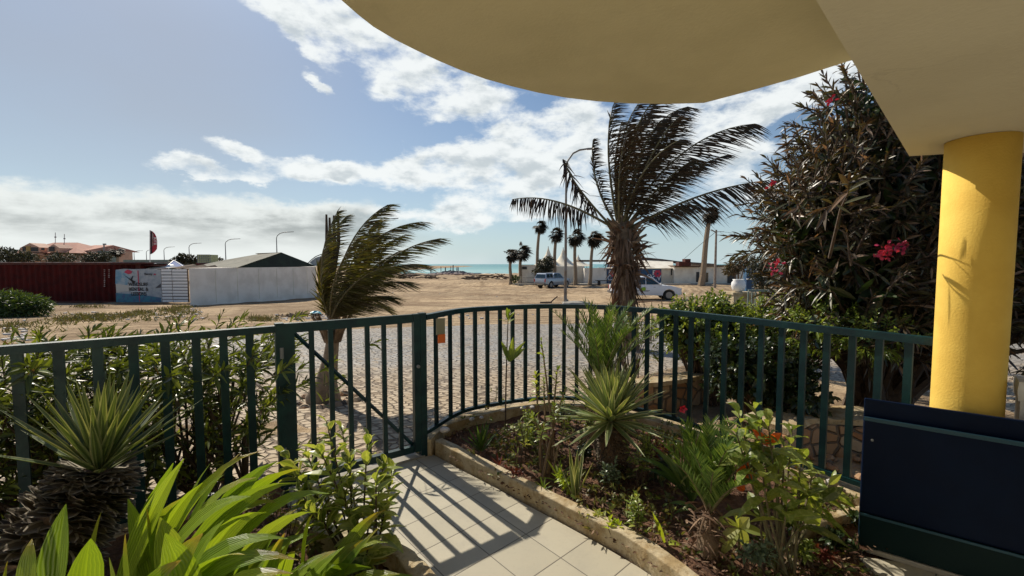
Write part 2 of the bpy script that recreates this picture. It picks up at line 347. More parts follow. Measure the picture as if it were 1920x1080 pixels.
plain('rustc', (.085, .010, .008), .8, (.05, .009, .008), 2.5, .9, bump=.15, bs=30, bd=.004, spec=.15); plain('rusttop', (.42, .34, .31), .8, (.22, .12, .10), 2, .9)
plain('brown_rust', (.10, .02, .012), .8, (.05, .012, .01), 3)
plain('roofgreen', (.020, .035, .022), .8, (.012, .02, .014), 2); plain('roofgrey', (.20, .19, .15), .9, (.13, .125, .10), 3, .9, bump=.5, bs=8, bd=.03)
plain('tilered', (.50, .22, .15), .85, (.40, .18, .13), 1); plain('housewall', (.62, .38, .27), .85, (.52, .32, .23), 1); plain('housedark', (.03, .03, .03), .6); plain('ochre', (.40, .26, .08), .8)  # house roof and wall colours lightened to include distance haze
plain('tentwhite', (.72, .65, .52), .8); plain('tentblue', (.05, .12, .35), .8); plain('greengrey', (.20, .25, .22), .85, (.15, .19, .17), 3)
plain('tankw', (.40, .43, .24), .5, (.28, .32, .14), 8); plain('muralblue', (.018, .06, .14), .7, (.03, .11, .22), 2); plain('ink', (.008, .008, .01), .6)
plain('paper_white', (.78, .78, .78), .7); plain('pinkred', (.55, .05, .10), .7); plain('flagred', (.42, .03, .05), .75); plain('orange', (.75, .16, .03), .7); plain('clearish', (.24, .23, .16), .3)
plain('adsky', (.12, .30, .44), .5, (.40, .48, .52), 2.2); plain('adsand', (.58, .55, .50), .5); plain('adsea', (.03, .22, .30), .5, (.05, .12, .24), 4); plain('adgrey', (.42, .45, .47), .5, (.30, .34, .38), 4)
plain('bark', (.17, .11, .07), .95, (.09, .06, .04), 18, bump=.8, bs=45, bd=.02); plain('stemg', (.16, .15, .07), .8, (.10, .07, .04), 30); plain('stemd', (.11, .075, .05), .9, (.06, .04, .03), 20)
plain('drytrunk', (.24, .17, .11), .95, (.12, .08, .05), 9, bump=.6, bs=40, bd=.02); plain('palmtrunk', (.30, .23, .16), .95, (.20, .15, .10), 14, bump=.5, bs=30, bd=.01)
plain('pebble', (.42, .40, .38), .8, (.28, .26, .24), 12); plain('white_pebble', (.62, .58, .55), .8); plain('rock', (.14, .14, .15), .9, (.08, .08, .09), 3)
plain('bagblue', (.03, .42, .55), .5); plain('tubwhite', (.62, .62, .60), .5, (.5, .49, .46), 9); plain('doordark', (.012, .010, .008), .5); plain('flower', (.62, .03, .10), .6, (.75, .10, .20), 30)
plain('scale_a', (.17, .12, .08), .85); plain('drift', (.16, .11, .075), .95, (.10, .07, .05), 2)
def soilm():
    s = NT('soil'); a = s.noise(3, 8, .6); b = s.noise(28, 6, .65)
    s.val(s.b.inputs['Base Color'], s.mix(s.rng(b, .35, .7), s.mix(s.rng(a, .4, .62), (.055, .024, .014), (.13, .058, .030)), (.23, .12, .065), 'MIX')); s.b.inputs['Roughness'].default_value = .95
    s.bump(s.noise(40, 8, .7), .9, .03)
soilm()
def tilem():
    s = NT('floor_tiles'); rot = math.atan2(.668, .745); T = .258
    c = s.n('ShaderNodeTexCoord'); v = s.n('ShaderNodeSeparateXYZ'); s.l(c.outputs['Object'], v.inputs[0])
    ca, sa = math.cos(rot), math.sin(rot)
    def ax(p, q, off): return s.math('DIVIDE', s.math('ADD', s.math('ADD', s.math('MULTIPLY', v.outputs[0], p), s.math('MULTIPLY', v.outputs[1], q)), off), T)
    ox, oy = -.459, 2.504
    U = ax(ca, sa, -(ca*ox+sa*oy)); V = ax(-sa, ca, -(-sa*ox+ca*oy))
    def edge(q): f = s.math('FRACT', q); return s.math('MINIMUM', f, s.math('SUBTRACT', 1.0, f))
    e = s.math('MINIMUM', edge(U), edge(V)); g = s.rng(e, .006, .014)
    cv = s.n('ShaderNodeCombineXYZ'); s.l(s.math('FLOOR', U), cv.inputs[0]); s.l(s.math('FLOOR', V), cv.inputs[1])
    wn = s.n('ShaderNodeTexWhiteNoise'); s.l(cv.outputs[0], wn.inputs[0])
    tile = s.mix(wn.outputs[0], (.41, .375, .285), (.475, .435, .335)); tile = s.mix(s.rng(s.noise(7, 7, .65), .42, .72, 0, .55), tile, (.36, .33, .26))
    tile = s.mix(s.rng(s.noise(60, 4, .6), .58, .75, 0, .35), tile, (.26, .23, .18))
    s.val(s.b.inputs['Base Color'], s.mix(g, (.13, .115, .09), tile)); s.b.inputs['Roughness'].default_value = .55
    s.bump(g, .5, .003, s.bump(s.noise(35, 4), .08, .004))
tilem()
def kerbm():
    s = NT('kerb_stone'); a = s.noise(5, 8, .7); b = s.noise(40, 5, .7)
    col = s.mix(s.rng(a, .4, .62), (.50, .42, .28), (.36, .26, .13)); col = s.mix(s.rng(b, .5, .75, 0, .6), col, (.18, .12, .06))
    s.val(s.b.inputs['Base Color'], col); s.b.inputs['Roughness'].default_value = .95
    s.bump(s.noise(22, 8, .7), .7, .02)
kerbm()
def sandm():
    s = NT('sand_ground'); o = s.obj(); wo_ = s.obj((.35, 1, 1), R(-14))
    a = s.noise(.10, 5, .6, o); b = s.noise(.55, 8, .72, wo_); f = s.noise(3.2, 8, .75, o); g = s.noise(14, 5, .7, o)
    w = s.n('ShaderNodeTexWave'); w.wave_type = 'RINGS'; w.rings_direction = 'Z'; w.inputs['Scale'].default_value = .42; w.inputs['Distortion'].default_value = 7; w.inputs['Detail'].default_value = 4; w.inputs['Detail Scale'].default_value = .3; w.inputs['Detail Roughness'].default_value = .6
    s.l(s.obj(loc=(22, -60, 0)), w.inputs['Vector'])
    col = s.mix(s.rng(a, .40, .60), (.53, .395, .25), (.40, .30, .195)); col = s.mix(s.math('MULTIPLY', s.rng(b, .47, .60), .75), col, (.205, .135, .08))
    col = s.mix(s.math('MULTIPLY', s.rng(f, .50, .62), .6), col, (.17, .11, .065)); col = s.mix(s.math('MULTIPLY', s.rng(g, .50, .66), .5), col, (.60, .46, .30))
    col = s.mix(s.math('MULTIPLY', s.math('MULTIPLY', s.rng(w.outputs[1], .55, .85), s.rng(a, .42, .55)), .5), col, (.18, .12, .07))
    lg = s.noise(.35, 9, .78, s.obj((1, .16, 1), R(6))); col = s.mix(s.math('MULTIPLY', s.rng(lg, .50, .60), .6), col, (.20, .135, .08))
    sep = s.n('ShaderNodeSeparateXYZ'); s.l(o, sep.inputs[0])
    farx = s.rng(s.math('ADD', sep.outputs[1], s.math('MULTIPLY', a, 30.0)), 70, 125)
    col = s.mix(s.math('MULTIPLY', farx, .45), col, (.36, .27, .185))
    s.val(s.b.inputs['Base Color'], col); s.b.inputs['Roughness'].default_value = .97; s.b.inputs['Specular IOR Level'].default_value = .1
    n1 = s.bump(w.outputs[1], .35, .12); n2 = s.bump(b, .7, .25, n1); s.bump(f, .8, .12, n2)
sandm()
def cobm():
    s = NT('cobblestones'); o = s.obj(); wv = s.n('ShaderNodeVectorMath', operation='ADD'); s.l(s.obj((1, 1.35, 1), R(-32)), wv.inputs[0])
    nz = s.n('ShaderNodeTexNoise'); nz.inputs['Scale'].default_value = 1.1; s.l(o, nz.inputs['Vector']); sc = s.n('ShaderNodeVectorMath', operation='SCALE'); s.l(nz.outputs['Color'], sc.inputs[0]); sc.inputs['Scale'].default_value = .35; s.l(sc.outputs[0], wv.inputs[1])
    v = s.n('ShaderNodeTexVoronoi', feature='DISTANCE_TO_EDGE'); v.inputs['Scale'].default_value = 8.5; v.inputs['Randomness'].default_value = .62; s.l(wv.outputs[0], v.inputs['Vector'])
    v2 = s.n('ShaderNodeTexVoronoi', feature='F1'); v2.inputs['Scale'].default_value = 8.5; v2.inputs['Randomness'].default_value = .62; s.l(wv.outputs[0], v2.inputs['Vector'])
    g = s.rng(v.outputs['Distance'], .03, .13); hs = s.n('ShaderNodeSeparateColor'); s.l(v2.outputs['Color'], hs.inputs[0])
    sand = s.rng(s.noise(.55, 7, .65, o), .40, .60); sp = s.n('ShaderNodeSeparateXYZ'); s.l(o, sp.inputs[0])
    near = s.rng(s.math('ADD', sp.outputs[1], s.math('MULTIPLY', s.noise(.35, 3, .5, o), 3.5)), 6.8, 10.0, 1, 0); sandy = s.math('ADD', s.math('MULTIPLY', near, .95), s.math('MULTIPLY', sand, .3), True)
    stone = s.mix(hs.outputs[0], (.25, .245, .235), (.40, .39, .37)); st2 = s.mix(hs.outputs[0], (.38, .295, .195), (.50, .40, .28))
    stone = s.mix(sandy, stone, st2); grout = s.mix(sandy, (.13, .12, .11), (.14, .09, .05))
    col = s.mix(g, grout, stone); col = s.mix(s.math('MULTIPLY', s.rng(s.noise(5, 6, .7, o), .50, .68), .75), col, (.40, .295, .18))
    s.val(s.b.inputs['Base Color'], col); s.b.inputs['Roughness'].default_value = .72; s.b.inputs['Specular IOR Level'].default_value = .35
    s.bump(g, 1.0, .022, s.bump(s.noise(22, 5, .65, o), .6, .02))
cobm()
def seam():
    s = NT('sea_water'); o = s.obj((.25, 1, 1)); sp = s.n('ShaderNodeSeparateXYZ'); s.l(s.obj(), sp.inputs[0])
    col = s.mix(s.rng(sp.outputs[1], 150, 700), (.22, .42, .42), (.12, .29, .32))
    col = s.mix(s.rng(s.noise(.02, 5, .6, o), .45, .6, 0, .45), col, (.05, .27, .30))
    foam = s.math('MULTIPLY', s.rng(s.noise(.06, 6, .6, o), .50, .60), s.rng(sp.outputs[1], 160, 330, 1, 0)); foam = s.math('MAXIMUM', foam, s.rng(s.math('ADD', sp.outputs[1], s.math('MULTIPLY', s.noise(.05, 3, .5, s.obj()), 14.0)), 165, 180, 1, 0))
    s.val(s.b.inputs['Base Color'], s.mix(foam, col, (.75, .78, .76))); s.b.inputs['Roughness'].default_value = .5; s.b.inputs['Specular IOR Level'].default_value = .25
    s.bump(s.noise(1.2, 5, .6, o), .5, .3)
seam()
def rubblem():
    s = NT('rubble_stone'); o = s.obj((1, 1, 1.3)); v = s.n('ShaderNodeTexVoronoi', feature='DISTANCE_TO_EDGE'); v.inputs['Scale'].default_value = 6; s.l(o, v.inputs['Vector']); v2 = s.n('ShaderNodeTexVoronoi', feature='F1'); v2.inputs['Scale'].default_value = 6; s.l(o, v2.inputs['Vector'])
    h = s.n('ShaderNodeSeparateColor'); s.l(v2.outputs['Color'], h.inputs[0]); g = s.rng(v.outputs['Distance'], .02, .09)
    col = s.mix(h.outputs[0], (.33, .17, .08), (.42, .34, .24)); s.val(s.b.inputs['Base Color'], s.mix(g, (.16, .13, .10), col)); s.b.inputs['Roughness'].default_value = .9; s.bump(g, 1, .03, s.bump(s.noise(25, 5), .5, .02))
rubblem()
# leaves
leafm('lf_crinum', [(.16, .27, .02), (.25, .36, .04), (.11, .21, .02), (.33, .40, .07)], .38, .30, rib=1.3, veins=26, tipc=(.38, .30, .05))
leafm('lf_shrub', [(.10, .17, .03), (.18, .25, .04), (.24, .31, .06), (.13, .19, .04)], .42, .36)
leafm('lf_shrubpale', [(.38, .42, .15), (.30, .36, .10), (.46, .48, .22)], .42, .4)
leafm('lf_hedge', [(.035, .055, .016), (.06, .085, .02), (.13, .17, .03), (.22, .27, .05)], .35, .36, dry=(.10, .06, .03), dryamt=.015)
leafm('lf_oleander', [(.030, .020, .012), (.052, .034, .019), (.055, .060, .022), (.085, .058, .034), (.08, .088, .034), (.032, .030, .013)], .22, .38, tcol=(1.7, 1.15, .55), dry=(.24, .17, .12), dryamt=.10, spec=.6)
leafm('lf_rhs', [(.05, .085, .02), (.12, .19, .035), (.20, .28, .05), (.32, .38, .10)], .38, .35)
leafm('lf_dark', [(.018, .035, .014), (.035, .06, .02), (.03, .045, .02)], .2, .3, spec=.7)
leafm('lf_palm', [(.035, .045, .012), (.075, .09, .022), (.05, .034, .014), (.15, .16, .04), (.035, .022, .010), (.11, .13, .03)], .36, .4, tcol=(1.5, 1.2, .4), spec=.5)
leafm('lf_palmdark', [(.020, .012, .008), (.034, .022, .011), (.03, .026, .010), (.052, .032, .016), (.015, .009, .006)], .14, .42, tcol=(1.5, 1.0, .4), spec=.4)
leafm('lf_fan', [(.012, .012, .007), (.03, .026, .012), (.04, .028, .016)], .12, .6)
leafm('lf_agave', [(.06, .095, .03), (.10, .14, .045), (.14, .18, .06)], .15, .38, veins=9); leafm('lf_margin', [(.40, .42, .20), (.52, .52, .30)], .2, .5, rib=0); leafm('lf_yucca', [(.12, .18, .07), (.18, .24, .10), (.22, .27, .13)], .2, .38, veins=9); leafm('lf_margin2', [(.20, .23, .10), (.28, .29, .14)], .2, .5, rib=0)
leafm('lf_phoenix', [(.05, .10, .022), (.09, .16, .035), (.17, .24, .06)], .25, .38, spec=.4)
leafm('lf_dry', [(.15, .085, .05), (.09, .05, .03), (.26, .17, .11), (.06, .035, .02)], .08, .85, tcol=(1.3, .9, .6))
leafm('lf_scale', [(.10, .08, .055), (.16, .13, .095), (.06, .05, .035)], .03, .8, rib=0); leafm('lf_scaleedge', [(.34, .30, .23), (.45, .40, .32)], .03, .8, rib=0)
leafm('lf_bright', [(.30, .42, .03), (.38, .46, .06)], .45, .35); leafm('lf_orange', [(.65, .17, .02), (.75, .10, .02)], .45, .4); leafm('lf_greyg', [(.13, .19, .12), (.20, .26, .17)], .2, .4)
leafm('lf_petal', [(.42, .015, .06), (.55, .05, .14), (.30, .01, .035)], .25, .5, rib=0); leafm('lf_redp', [(.10, .02, .02), (.16, .05, .03)], .3, .4)
leafm('lf_weed', [(.09, .10, .03), (.14, .14, .05), (.10, .07, .04)], .2, .7); leafm('lf_farbush', [(.03, .055, .018), (.055, .09, .025), (.09, .14, .03)], .3, .4); leafm('lf_tree', [(.02, .028, .014), (.04, .045, .022), (.06, .05, .03)], .15, .6); leafm('lf_rustree', [(.10, .07, .045), (.07, .07, .03), (.16, .10, .06)], .15, .6)

# ------------------------------------------------------------------ ground, sea, road, floor
ys = list(np.arange(-8, 12, 1.0)); y_ = 12.0
while y_ < 200: ys.append(y_); y_ *= 1.018
ys += [205, 260, 400, 700]
xs = [-700, -400, -250]+list(np.arange(-160, -70, 6.0))+list(np.arange(-70, 70, .8))+list(np.arange(70, 161, 6.0))+[250, 400, 700]
g = MB(); nx = len(xs); wv = []
for i in range(46):
    wl_ = 1.6*(7/1.6)**random.random(); an = random.uniform(0, 3.14); wv.append((math.cos(an)*6.283/wl_, math.sin(an)*6.283/wl_, random.uniform(0, 6.28), (wl_/4)**.8))
XX, YY = np.meshgrid(np.array(xs, float), np.array(ys, float)); HH = np.zeros_like(XX)
for kx, ky, ph, am in wv: HH += am*np.sin(kx*XX+ky*YY+ph)
HH = HH/np.std(HH); HH = np.where(HH > 0, HH**1.3 if False else np.abs(HH)**1.3, -.25*np.abs(HH))+rng.normal(size=HH.shape)*.35
AMP = np.clip((YY-16)/14, 0, 1)*.030+np.clip((YY-38)/30, 0, 1)*.055; AMP = AMP*(YY < 150)*(np.abs(XX) < 72); HH = HH*AMP-AMP*.35
g.add([(x, y, gz(x, y)+float(HH[j, i])) for j, y in enumerate(ys) for i, x in enumerate(xs)], [(j*nx+i, j*nx+i+1, (j+1)*nx+i+1, (j+1)*nx+i) for j in range(len(ys)-1) for i in range(nx-1)])
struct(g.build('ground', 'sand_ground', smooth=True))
m = MB(); m.add([(-1500, 130, -2.35), (9000, 130, -2.35), (9000, 9000, -2.35), (-9000, 9000, -2.35), (-1500, 700, -2.35)], [(0, 1, 2, 3, 4)]); struct(m.build('sea', 'sea_water'))
# cobbled road: grid between two border lines, following the slope
def interp(pts, x):
    for (a, b), (c, d) in zip(pts, pts[1:]):
        if x <= c: return b+(d-b)*(x-a)/(c-a)
    return pts[-1][1]
far = [(-40, -2), (-16, 5.2), (-9.8, 8.6), (-5.5, 12.2), (-1, 14.2), (4, 15), (12, 15), (30, 14.5)]
m = MB(); X = list(np.arange(-40, 30.1, 1.0)); NR = 24; vs = []
for j in range(NR+1):
    for x in X:
        f = interp(far, x); n0 = -8.0; t = j/NR; y = n0+(f-n0)*t + (random.uniform(-.3, .3) if j == NR else 0)
        vs.append((x, y, gz(x, y)+.006))
m.add(vs, [(j*len(X)+i, j*len(X)+i+1, (j+1)*len(X)+i+1, (j+1)*len(X)+i) for j in range(NR) for i in range(len(X)-1)])
struct(m.build('road', 'cobblestones', smooth=True))
# plan of the garden (metres)
GATE0 = onz(523, 610, 1.11); GATE1 = onz(791, 590, 1.11)
raily = [(0, 655), (513, 610), (790, 590), (865, 582), (940, 577), (1000, 574.5), (1060, 574), (1125, 575.5), (1190, 580), (1265, 586), (1340, 594), (1420, 602.5), (1500, 612), (1620, 625), (1735, 638)]
RP = [onz(x, y, 1.09) for x, y in raily]
def dense(P, step):
    out = []; P = [Vector((p[0], p[1])) for p in P]; Q = [P[0]*2-P[1]]+P+[P[-1]*2-P[-2]]
    for i in range(1, len(Q)-2):
        n = max(1, int((Q[i+1]-Q[i]).length/step))
        for k in range(n):
            t = k/n; out.append(.5*((2*Q[i])+(Q[i+1]-Q[i-1])*t+(2*Q[i-1]-5*Q[i]+4*Q[i+1]-Q[i+2])*t*t+(3*Q[i]-Q[i-1]-3*Q[i+1]+Q[i+2])*t**3))
    out.append(P[-1]); return out
A = Vector((GATE0.x, GATE0.y)); B = Vector((GATE1.x, GATE1.y)); GD = (B-A).normalized(); GN = Vector((GD.y, -GD.x))
# garden terrace under floor and beds
m = MB(); outer = [A-GD*3.2, A, B]+dense([RP[i] for i in range(2, 15)], .12)[1:]+[Vector((3.6, .8)), Vector((3.6, -3)), Vector((-3.4, -3)), Vector((-4.2, -.2))]
m.prism([(p.x, p.y) for p in outer], -.4, -.012); struct(m.build('garden_terrace', 'soil'))
kr_px = [(812, 852), (870, 884), (930, 915), (1000, 953), (1060, 985), (1120, 1018), (1195, 1062)]
KR = [onz(x, y, 0) for x, y in kr_px]; KR = [Vector((p.x, p.y)) for p in KR]; KR = KR+[Vector((.95, 1.62)), Vector((1.45, 1.35)), Vector((1.62, 1.62)), Vector((1.78, 2.12))]
KL = [A+GD*.02+GN*.05, Vector((-1.2, 2.30)), Vector((-.93, 2.13)), Vector((-.58, 2.02)), Vector((-.40, 1.84)), Vector((-.1, 1.52)), Vector((.05, 1.1)), Vector((-.1, .6))]
fl = MB(); poly = [A+GN*.03, B+GN*.03]+KR+[Vector((3.5, 1.6)), Vector((3.5, -2.9)), Vector((-3, -2.9)), Vector((-3, .3))]+KL[::-1][:-1]
fl.prism([(p.x, p.y) for p in poly], -.1, 0); struct(fl.build('floor', 'floor_tiles'))
th = MB(); th.sweep([A-GN*.02, B-GN*.02], .10, -.1, .012); struct(th.build('threshold', 'concrete'))
# kerbs: rough concrete, lumpy
def kerb(name, path, w, h, wob, label, z0=-.05):
    P = dense(path, .045); m = MB(); k = len(P); vs = []
    cs = [(-.5, 0), (.5, 0), (.5, .55), (.49, .985), (.15, 1.0), (-.2, 1.0), (-.49, .985), (-.5, .55)]
    for i, p in enumerate(P):
        t = (P[min(i+1, k-1)]-P[max(i-1, 0)]).normalized(); nrm = Vector((t.y, -t.x)); ww = w*(1+.05*math.sin(i*.23)+.03*math.sin(i*.71)); hh = h*(1+.03*math.sin(i*.17+1))
        for a, b in cs:
            r1, r2 = random.uniform(-wob, wob), random.uniform(-wob, wob); q = p+nrm*(a*ww+r1); vs.append((q.x, q.y, z0+b*(hh-z0)+(r2 if b > .5 else 0)))
    n = 8; fs = [(i*n+j, i*n+(j+1) % n, (i+1)*n+(j+1) % n, (i+1)*n+j) for i in range(k-1) for j in range(n)]+[tuple(range(n-1, -1, -1)), tuple((k-1)*n+j for j in range(n))]
    m.add(vs, fs); o = m.build(name, 'kerb_stone'); bv = o.modifiers.new('bevel', 'BEVEL'); bv.width = .006; bv.segments = 2; bv.limit_method = 'ANGLE'; bv.angle_limit = R(35); tag(o, label, 'kerb'); return o
kerb('garden_kerb', [p+Vector((.035, .045)) for p in KR[:7]]+[p for p in KR[7:8]]+[Vector((1.2, 1.52)), Vector((1.5, 1.42))], .078, .105, .0025, 'long rough concrete kerb along the right edge of the tiled path')
kerb('planter_kerb', KL[1:], .09, .12, .005, 'broken concrete kerb around the left planter, low in the picture')
kerb('garden_kerb', [onz(1500, 990, .1), onz(1560, 968, .1), onz(1650, 951, .1), onz(1700, 946, .1)], .06, .11, .003, 'short pale kerb stretch in the bed beside the dark blue boards')
# low wall that carries the curved railing and the left railing
cw = [B+Vector((.0, .0))]+dense([RP[i] for i in range(2, 15)], .12)[1:]
m = MB(); m.sweep([(p.x, p.y) for p in cw], .13, -.4, .13, wob=.003)
tag(m.build('low_wall', 'kerb_stone'), 'low curved garden wall under the curved green railing', 'wall')
m = MB(); m.sweep([A-GD*3.0, A-GD*.02], .12, -.4, .06, wob=.003)
tag(m.build('low_wall', 'kerb_stone'), 'low straight garden wall under the left green railing', 'wall')
# soil beds
def bed(name, poly, z, label=None):
    """soil surface: a bumpy sheet inside a plan outline"""
    P = [Vector((p[0], p[1])) for p in poly]; x0 = min(p.x for p in P); x1 = max(p.x for p in P); y0 = min(p.y for p in P); y1 = max(p.y for p in P); st = .035
    def ins(q):
        c = False
        for a, b in zip(P, P[1:]+P[:1]):
            if (a.y > q.y) != (b.y > q.y) and q.x < (b.x-a.x)*(q.y-a.y)/(b.y-a.y)+a.x: c = not c
        return c
    nx = int((x1-x0)/st)+2; ny = int((y1-y0)/st)+2; idx = {}; vs = []; fs = []; fx = rng.normal(size=(12, 4))
    def hh(x, y): return sum(.010*math.sin((a*5*x+b*5*y)+c*3) for a, b, c, d in fx[:6])+random.uniform(-.008, .008)
    G_ = [[ins(Vector((x0+i*st, y0+j*st))) for i in range(nx)] for j in range(ny)]
    for j in range(ny):
        for i in range(nx):
            if G_[j][i]: idx[i, j] = len(vs); vs.append((x0+i*st, y0+j*st, z+hh(x0+i*st, y0+j*st)))
    for j in range(ny-1):
        for i in range(nx-1):
            q = [(i, j), (i+1, j), (i+1, j+1), (i, j+1)]
            if all(k in idx for k in q): fs.append(tuple(idx[k] for k in q))
    m = MB(); m.add(vs, fs); o = m.build(name, 'soil', smooth=True); struct(o); return o
bed('soil', KR+[Vector((2.4, 1.95))]+[Vector((p.x, p.y)) for p in cw][::-1], .045)
bed('soil', [Vector((-4.0, .0)), Vector((-3.9, .9))]+[A-GD*3.0, A]+KL[1:]+[Vector((-.1, -.3))], .04)
# ------------------------------------------------------------------ the building overhead
SA = [(640, 0), (672, 28), (700, 50), (740, 74), (780, 94), (820, 113), (860, 130), (910, 148), (960, 162), (1010, 174), (1060, 183), (1120, 190), (1180, 194), (1250, 195), (1320, 193), (1400, 172), (1500, 144), (1590, 115)]
ZA = 2.45; ZB = 2.11
pa = [onz(x, y, ZA) for x, y in SA]
P0 = pa[0]; plan = [Vector((-1.3, -3)), Vector((-1.25, -1.2)), Vector((-1.02, -.1)), Vector((P0.x-.22, P0.y-.38))]+[Vector((p.x, p.y)) for p in pa]+[Vector((2.2, 1.5)), Vector((2.6, 1.0)), Vector((3.4, .9)), Vector((3.6, -3))]
m = MB(); m.prism([(p.x, p.y) for p in plan], ZA, ZA+.2); bal = m.build('balcony_slab', 'soffit'); tag(bal, 'cream balcony slab with a rounded front edge hanging over the garden', 'balcony')
b0 = onz(1530, 0, ZB); b1 = onz(1705, 293, ZB); b2 = onz(1770, 289, ZB)
dirb = (b1-b0).normalized(); st = b0-dirb*2.2
m = MB(); m.prism([(st.x, st.y), (b1.x, b1.y), (b2.x, b2.y), (b2.x+1.6, b2.y-.12), (b2.x+1.6, -1.2)], ZB, ZA-.003); o = m.build('beam', 'soffitpale'); tag(o, 'pale lowered beam overhead resting on the yellow column', 'beam')
cl_ = at(1757, 495, 2.05); cr_ = at(1908, 495, 2.05); cx = (cl_.x+cr_.x)/2+.0; 
CR = .131; CC = (2.30, 2.125)
m = MB(); m.lathe((CC[0], CC[1], 0), [(CR, 0), (CR*1.003, .4), (CR*.998, .9), (CR*1.002, 1.4), (CR, ZB-.002)], 48); o = m.build('column', 'yellow', smooth=True); tag(o, 'round plastered yellow column at the right edge', 'column')
m = MB(); m.box((-1.6, -1.75, 1.5), (10.6, .2, 3.6)); o = m.build('unseen_house_wall', 'cream_wall'); tag(o, 'unseen cream house wall behind the terrace, added to darken boards, slab and railings', 'wall')  # wall out of view, added to keep light off boards, soffit and rails
# white tub at the right edge
tb = thing('storage_tub', (2.34, 1.86, 0), 'dirty white plastic tub with a lid, just behind the right end of the blue boards', 'tub')
m = MB(); m.lathe((2.50, 1.965, 0), [(.105, 0), (.12, .70), (.12, .86)], 4); m.build('body', 'tubwhite', tb)
m = MB(); m.lathe((2.50, 1.965, .86), [(.13, 0), (.135, .05), (.13, .09)], 4); m.build('lid', 'tubwhite', tb)
# dark blue boards
c0 = onz(1631, 787, .71); pL = Vector((1.825, 2.17)); pR = Vector((2.24, 1.865)); dd = (pR-pL).normalized(); nb = Vector((-dd.y, dd.x)); ang = math.atan2(dd.y, dd.x)
bs = thing('blue_screen', (pL.x, pL.y, 0), 'dark navy boards standing upright at the lower right corner, in front of the yellow column', 'screen')
LB = 1.1
def board(name, z0, z1, off, th, mat, par, L=LB, a=0):
    m = MB(); c = pL+dd*(a+L/2)+nb*off; m.box((c.x, c.y, (z0+z1)/2), (L, th, z1-z0), ang); o = m.build(name, mat, par); bv = o.modifiers.new('bevel', 'BEVEL'); bv.width = .004; bv.segments = 2; return o
fb = board('front_board', .21, .712, 0, .022, 'navy', bs); board('back_board', .05, .80, .036, .02, 'navy', bs); lb = board('lower_board', .035, .207, -.004, .03, 'navygreen', bs)
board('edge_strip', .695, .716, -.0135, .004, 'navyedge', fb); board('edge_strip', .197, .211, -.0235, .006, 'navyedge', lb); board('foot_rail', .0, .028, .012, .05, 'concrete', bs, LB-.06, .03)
m = MB(); q = pL+dd*.035-nb*.013; m.tube([(q.x, q.y, .6), (q.x-nb.x*.008, q.y-nb.y*.008, .6)], .006, 8); m.build('screw', 'steel', fb)

# ------------------------------------------------------------------ railings and gate
BW, BT = .042, .020
def baluster(par, p, t, z0, z1, w=BW):
    m = MB(); m.box((p.x, p.y, (z0+z1)/2), (w, BT, z1-z0), math.atan2(t.y, t.x)); return m.build('baluster', 'teal', par)
PL0 = A-GD*3.0
rl = thing('straight_railing', (A.x-GD.x*1.5, A.y-GD.y*1.5, 0), 'straight dark teal metal railing left of the gate', 'railing')
m = MB(); m.sweep([PL0, A-GD*.0], .05, 1.068, 1.11); m.build('top_rail', 'teal', rl)
m = MB(); m.sweep([PL0, A-GD*.0], .035, .10, .13); m.build('bottom_rail', 'teal', rl)
m = MB(); p = A+GD*.0; m.box((p.x, p.y, .55), (.05, .06, 1.15), math.atan2(GD.y, GD.x)); m.build('post', 'teal', rl)
k = 0
for x in (470, 421, 370, 312, 252, 185, 112, 34):
    pm = onz(x, 612+(513-x)*.0877+30, 1.0)
    r = ray(x, 700); rr = r.x/r.y; s_ = (A.x-rr*A.y)/(rr*GD.y-GD.x); p = A+GD*s_; baluster(rl, p, GD, .13, 1.068); last = s_
for i in range(1, 9): baluster(rl, A+GD*(last-.133*i), GD, .13, 1.068)
# gate
gt = thing('garden_gate', (A.x+GD.x*.6, A.y+GD.y*.6, 0), 'dark teal metal garden gate with a diagonal brace at the end of the tiled path', 'gate')
Lg = (B-A).length; 
def gp(x): r = ray(x, 720); rr = r.x/r.y; s_ = (A.x-rr*A.y)/(rr*GD.y-GD.x); return s_
s0 = gp(542); s1 = gp(781)
fr = MB(); ga = math.atan2(GD.y, GD.x)
for s_, w in ((s0, .075), (s1, .05)): p = A+GD*s_; fr.box((p.x, p.y, .585), (w, .045, 1.07), ga)
for z, hh in ((1.088, .062), (.075, .05)): p = A+GD*((s0+s1)/2); fr.box((p.x, p.y, z), (s1-s0-.062, .04, hh), ga)
fr.build('frame', 'teal', gt)
for x in (586, 622, 657, 690, 721, 751): baluster(gt, A+GD*gp(x), GD, .10, 1.058, .032)
a_ = A+GD*(s0+.04)-GN*.018; b_ = A+GD*(s1-.03)-GN*.018; m = MB(); m.tube([(a_.x, a_.y, 1.05), (b_.x, b_.y, .10)], .013, 4); m.build('diagonal_brace', 'teal', gt)
p = A+GD*s1+GN*.028; m = MB(); m.tube([(p.x, p.y, .72), (p.x+GN.x*.02, p.y+GN.y*.02, .72)], .013, 10); m.build('lock', 'steel', gt)
p = A+GD*(s0-.04)
for z in (.25, .9): m = MB(); m.tube([(p.x+GN.x*.03, p.y+GN.y*.03, z), (p.x+GN.x*.03, p.y+GN.y*.03, z+.07)], .011, 8); m.build('hinge', 'steel', gt)
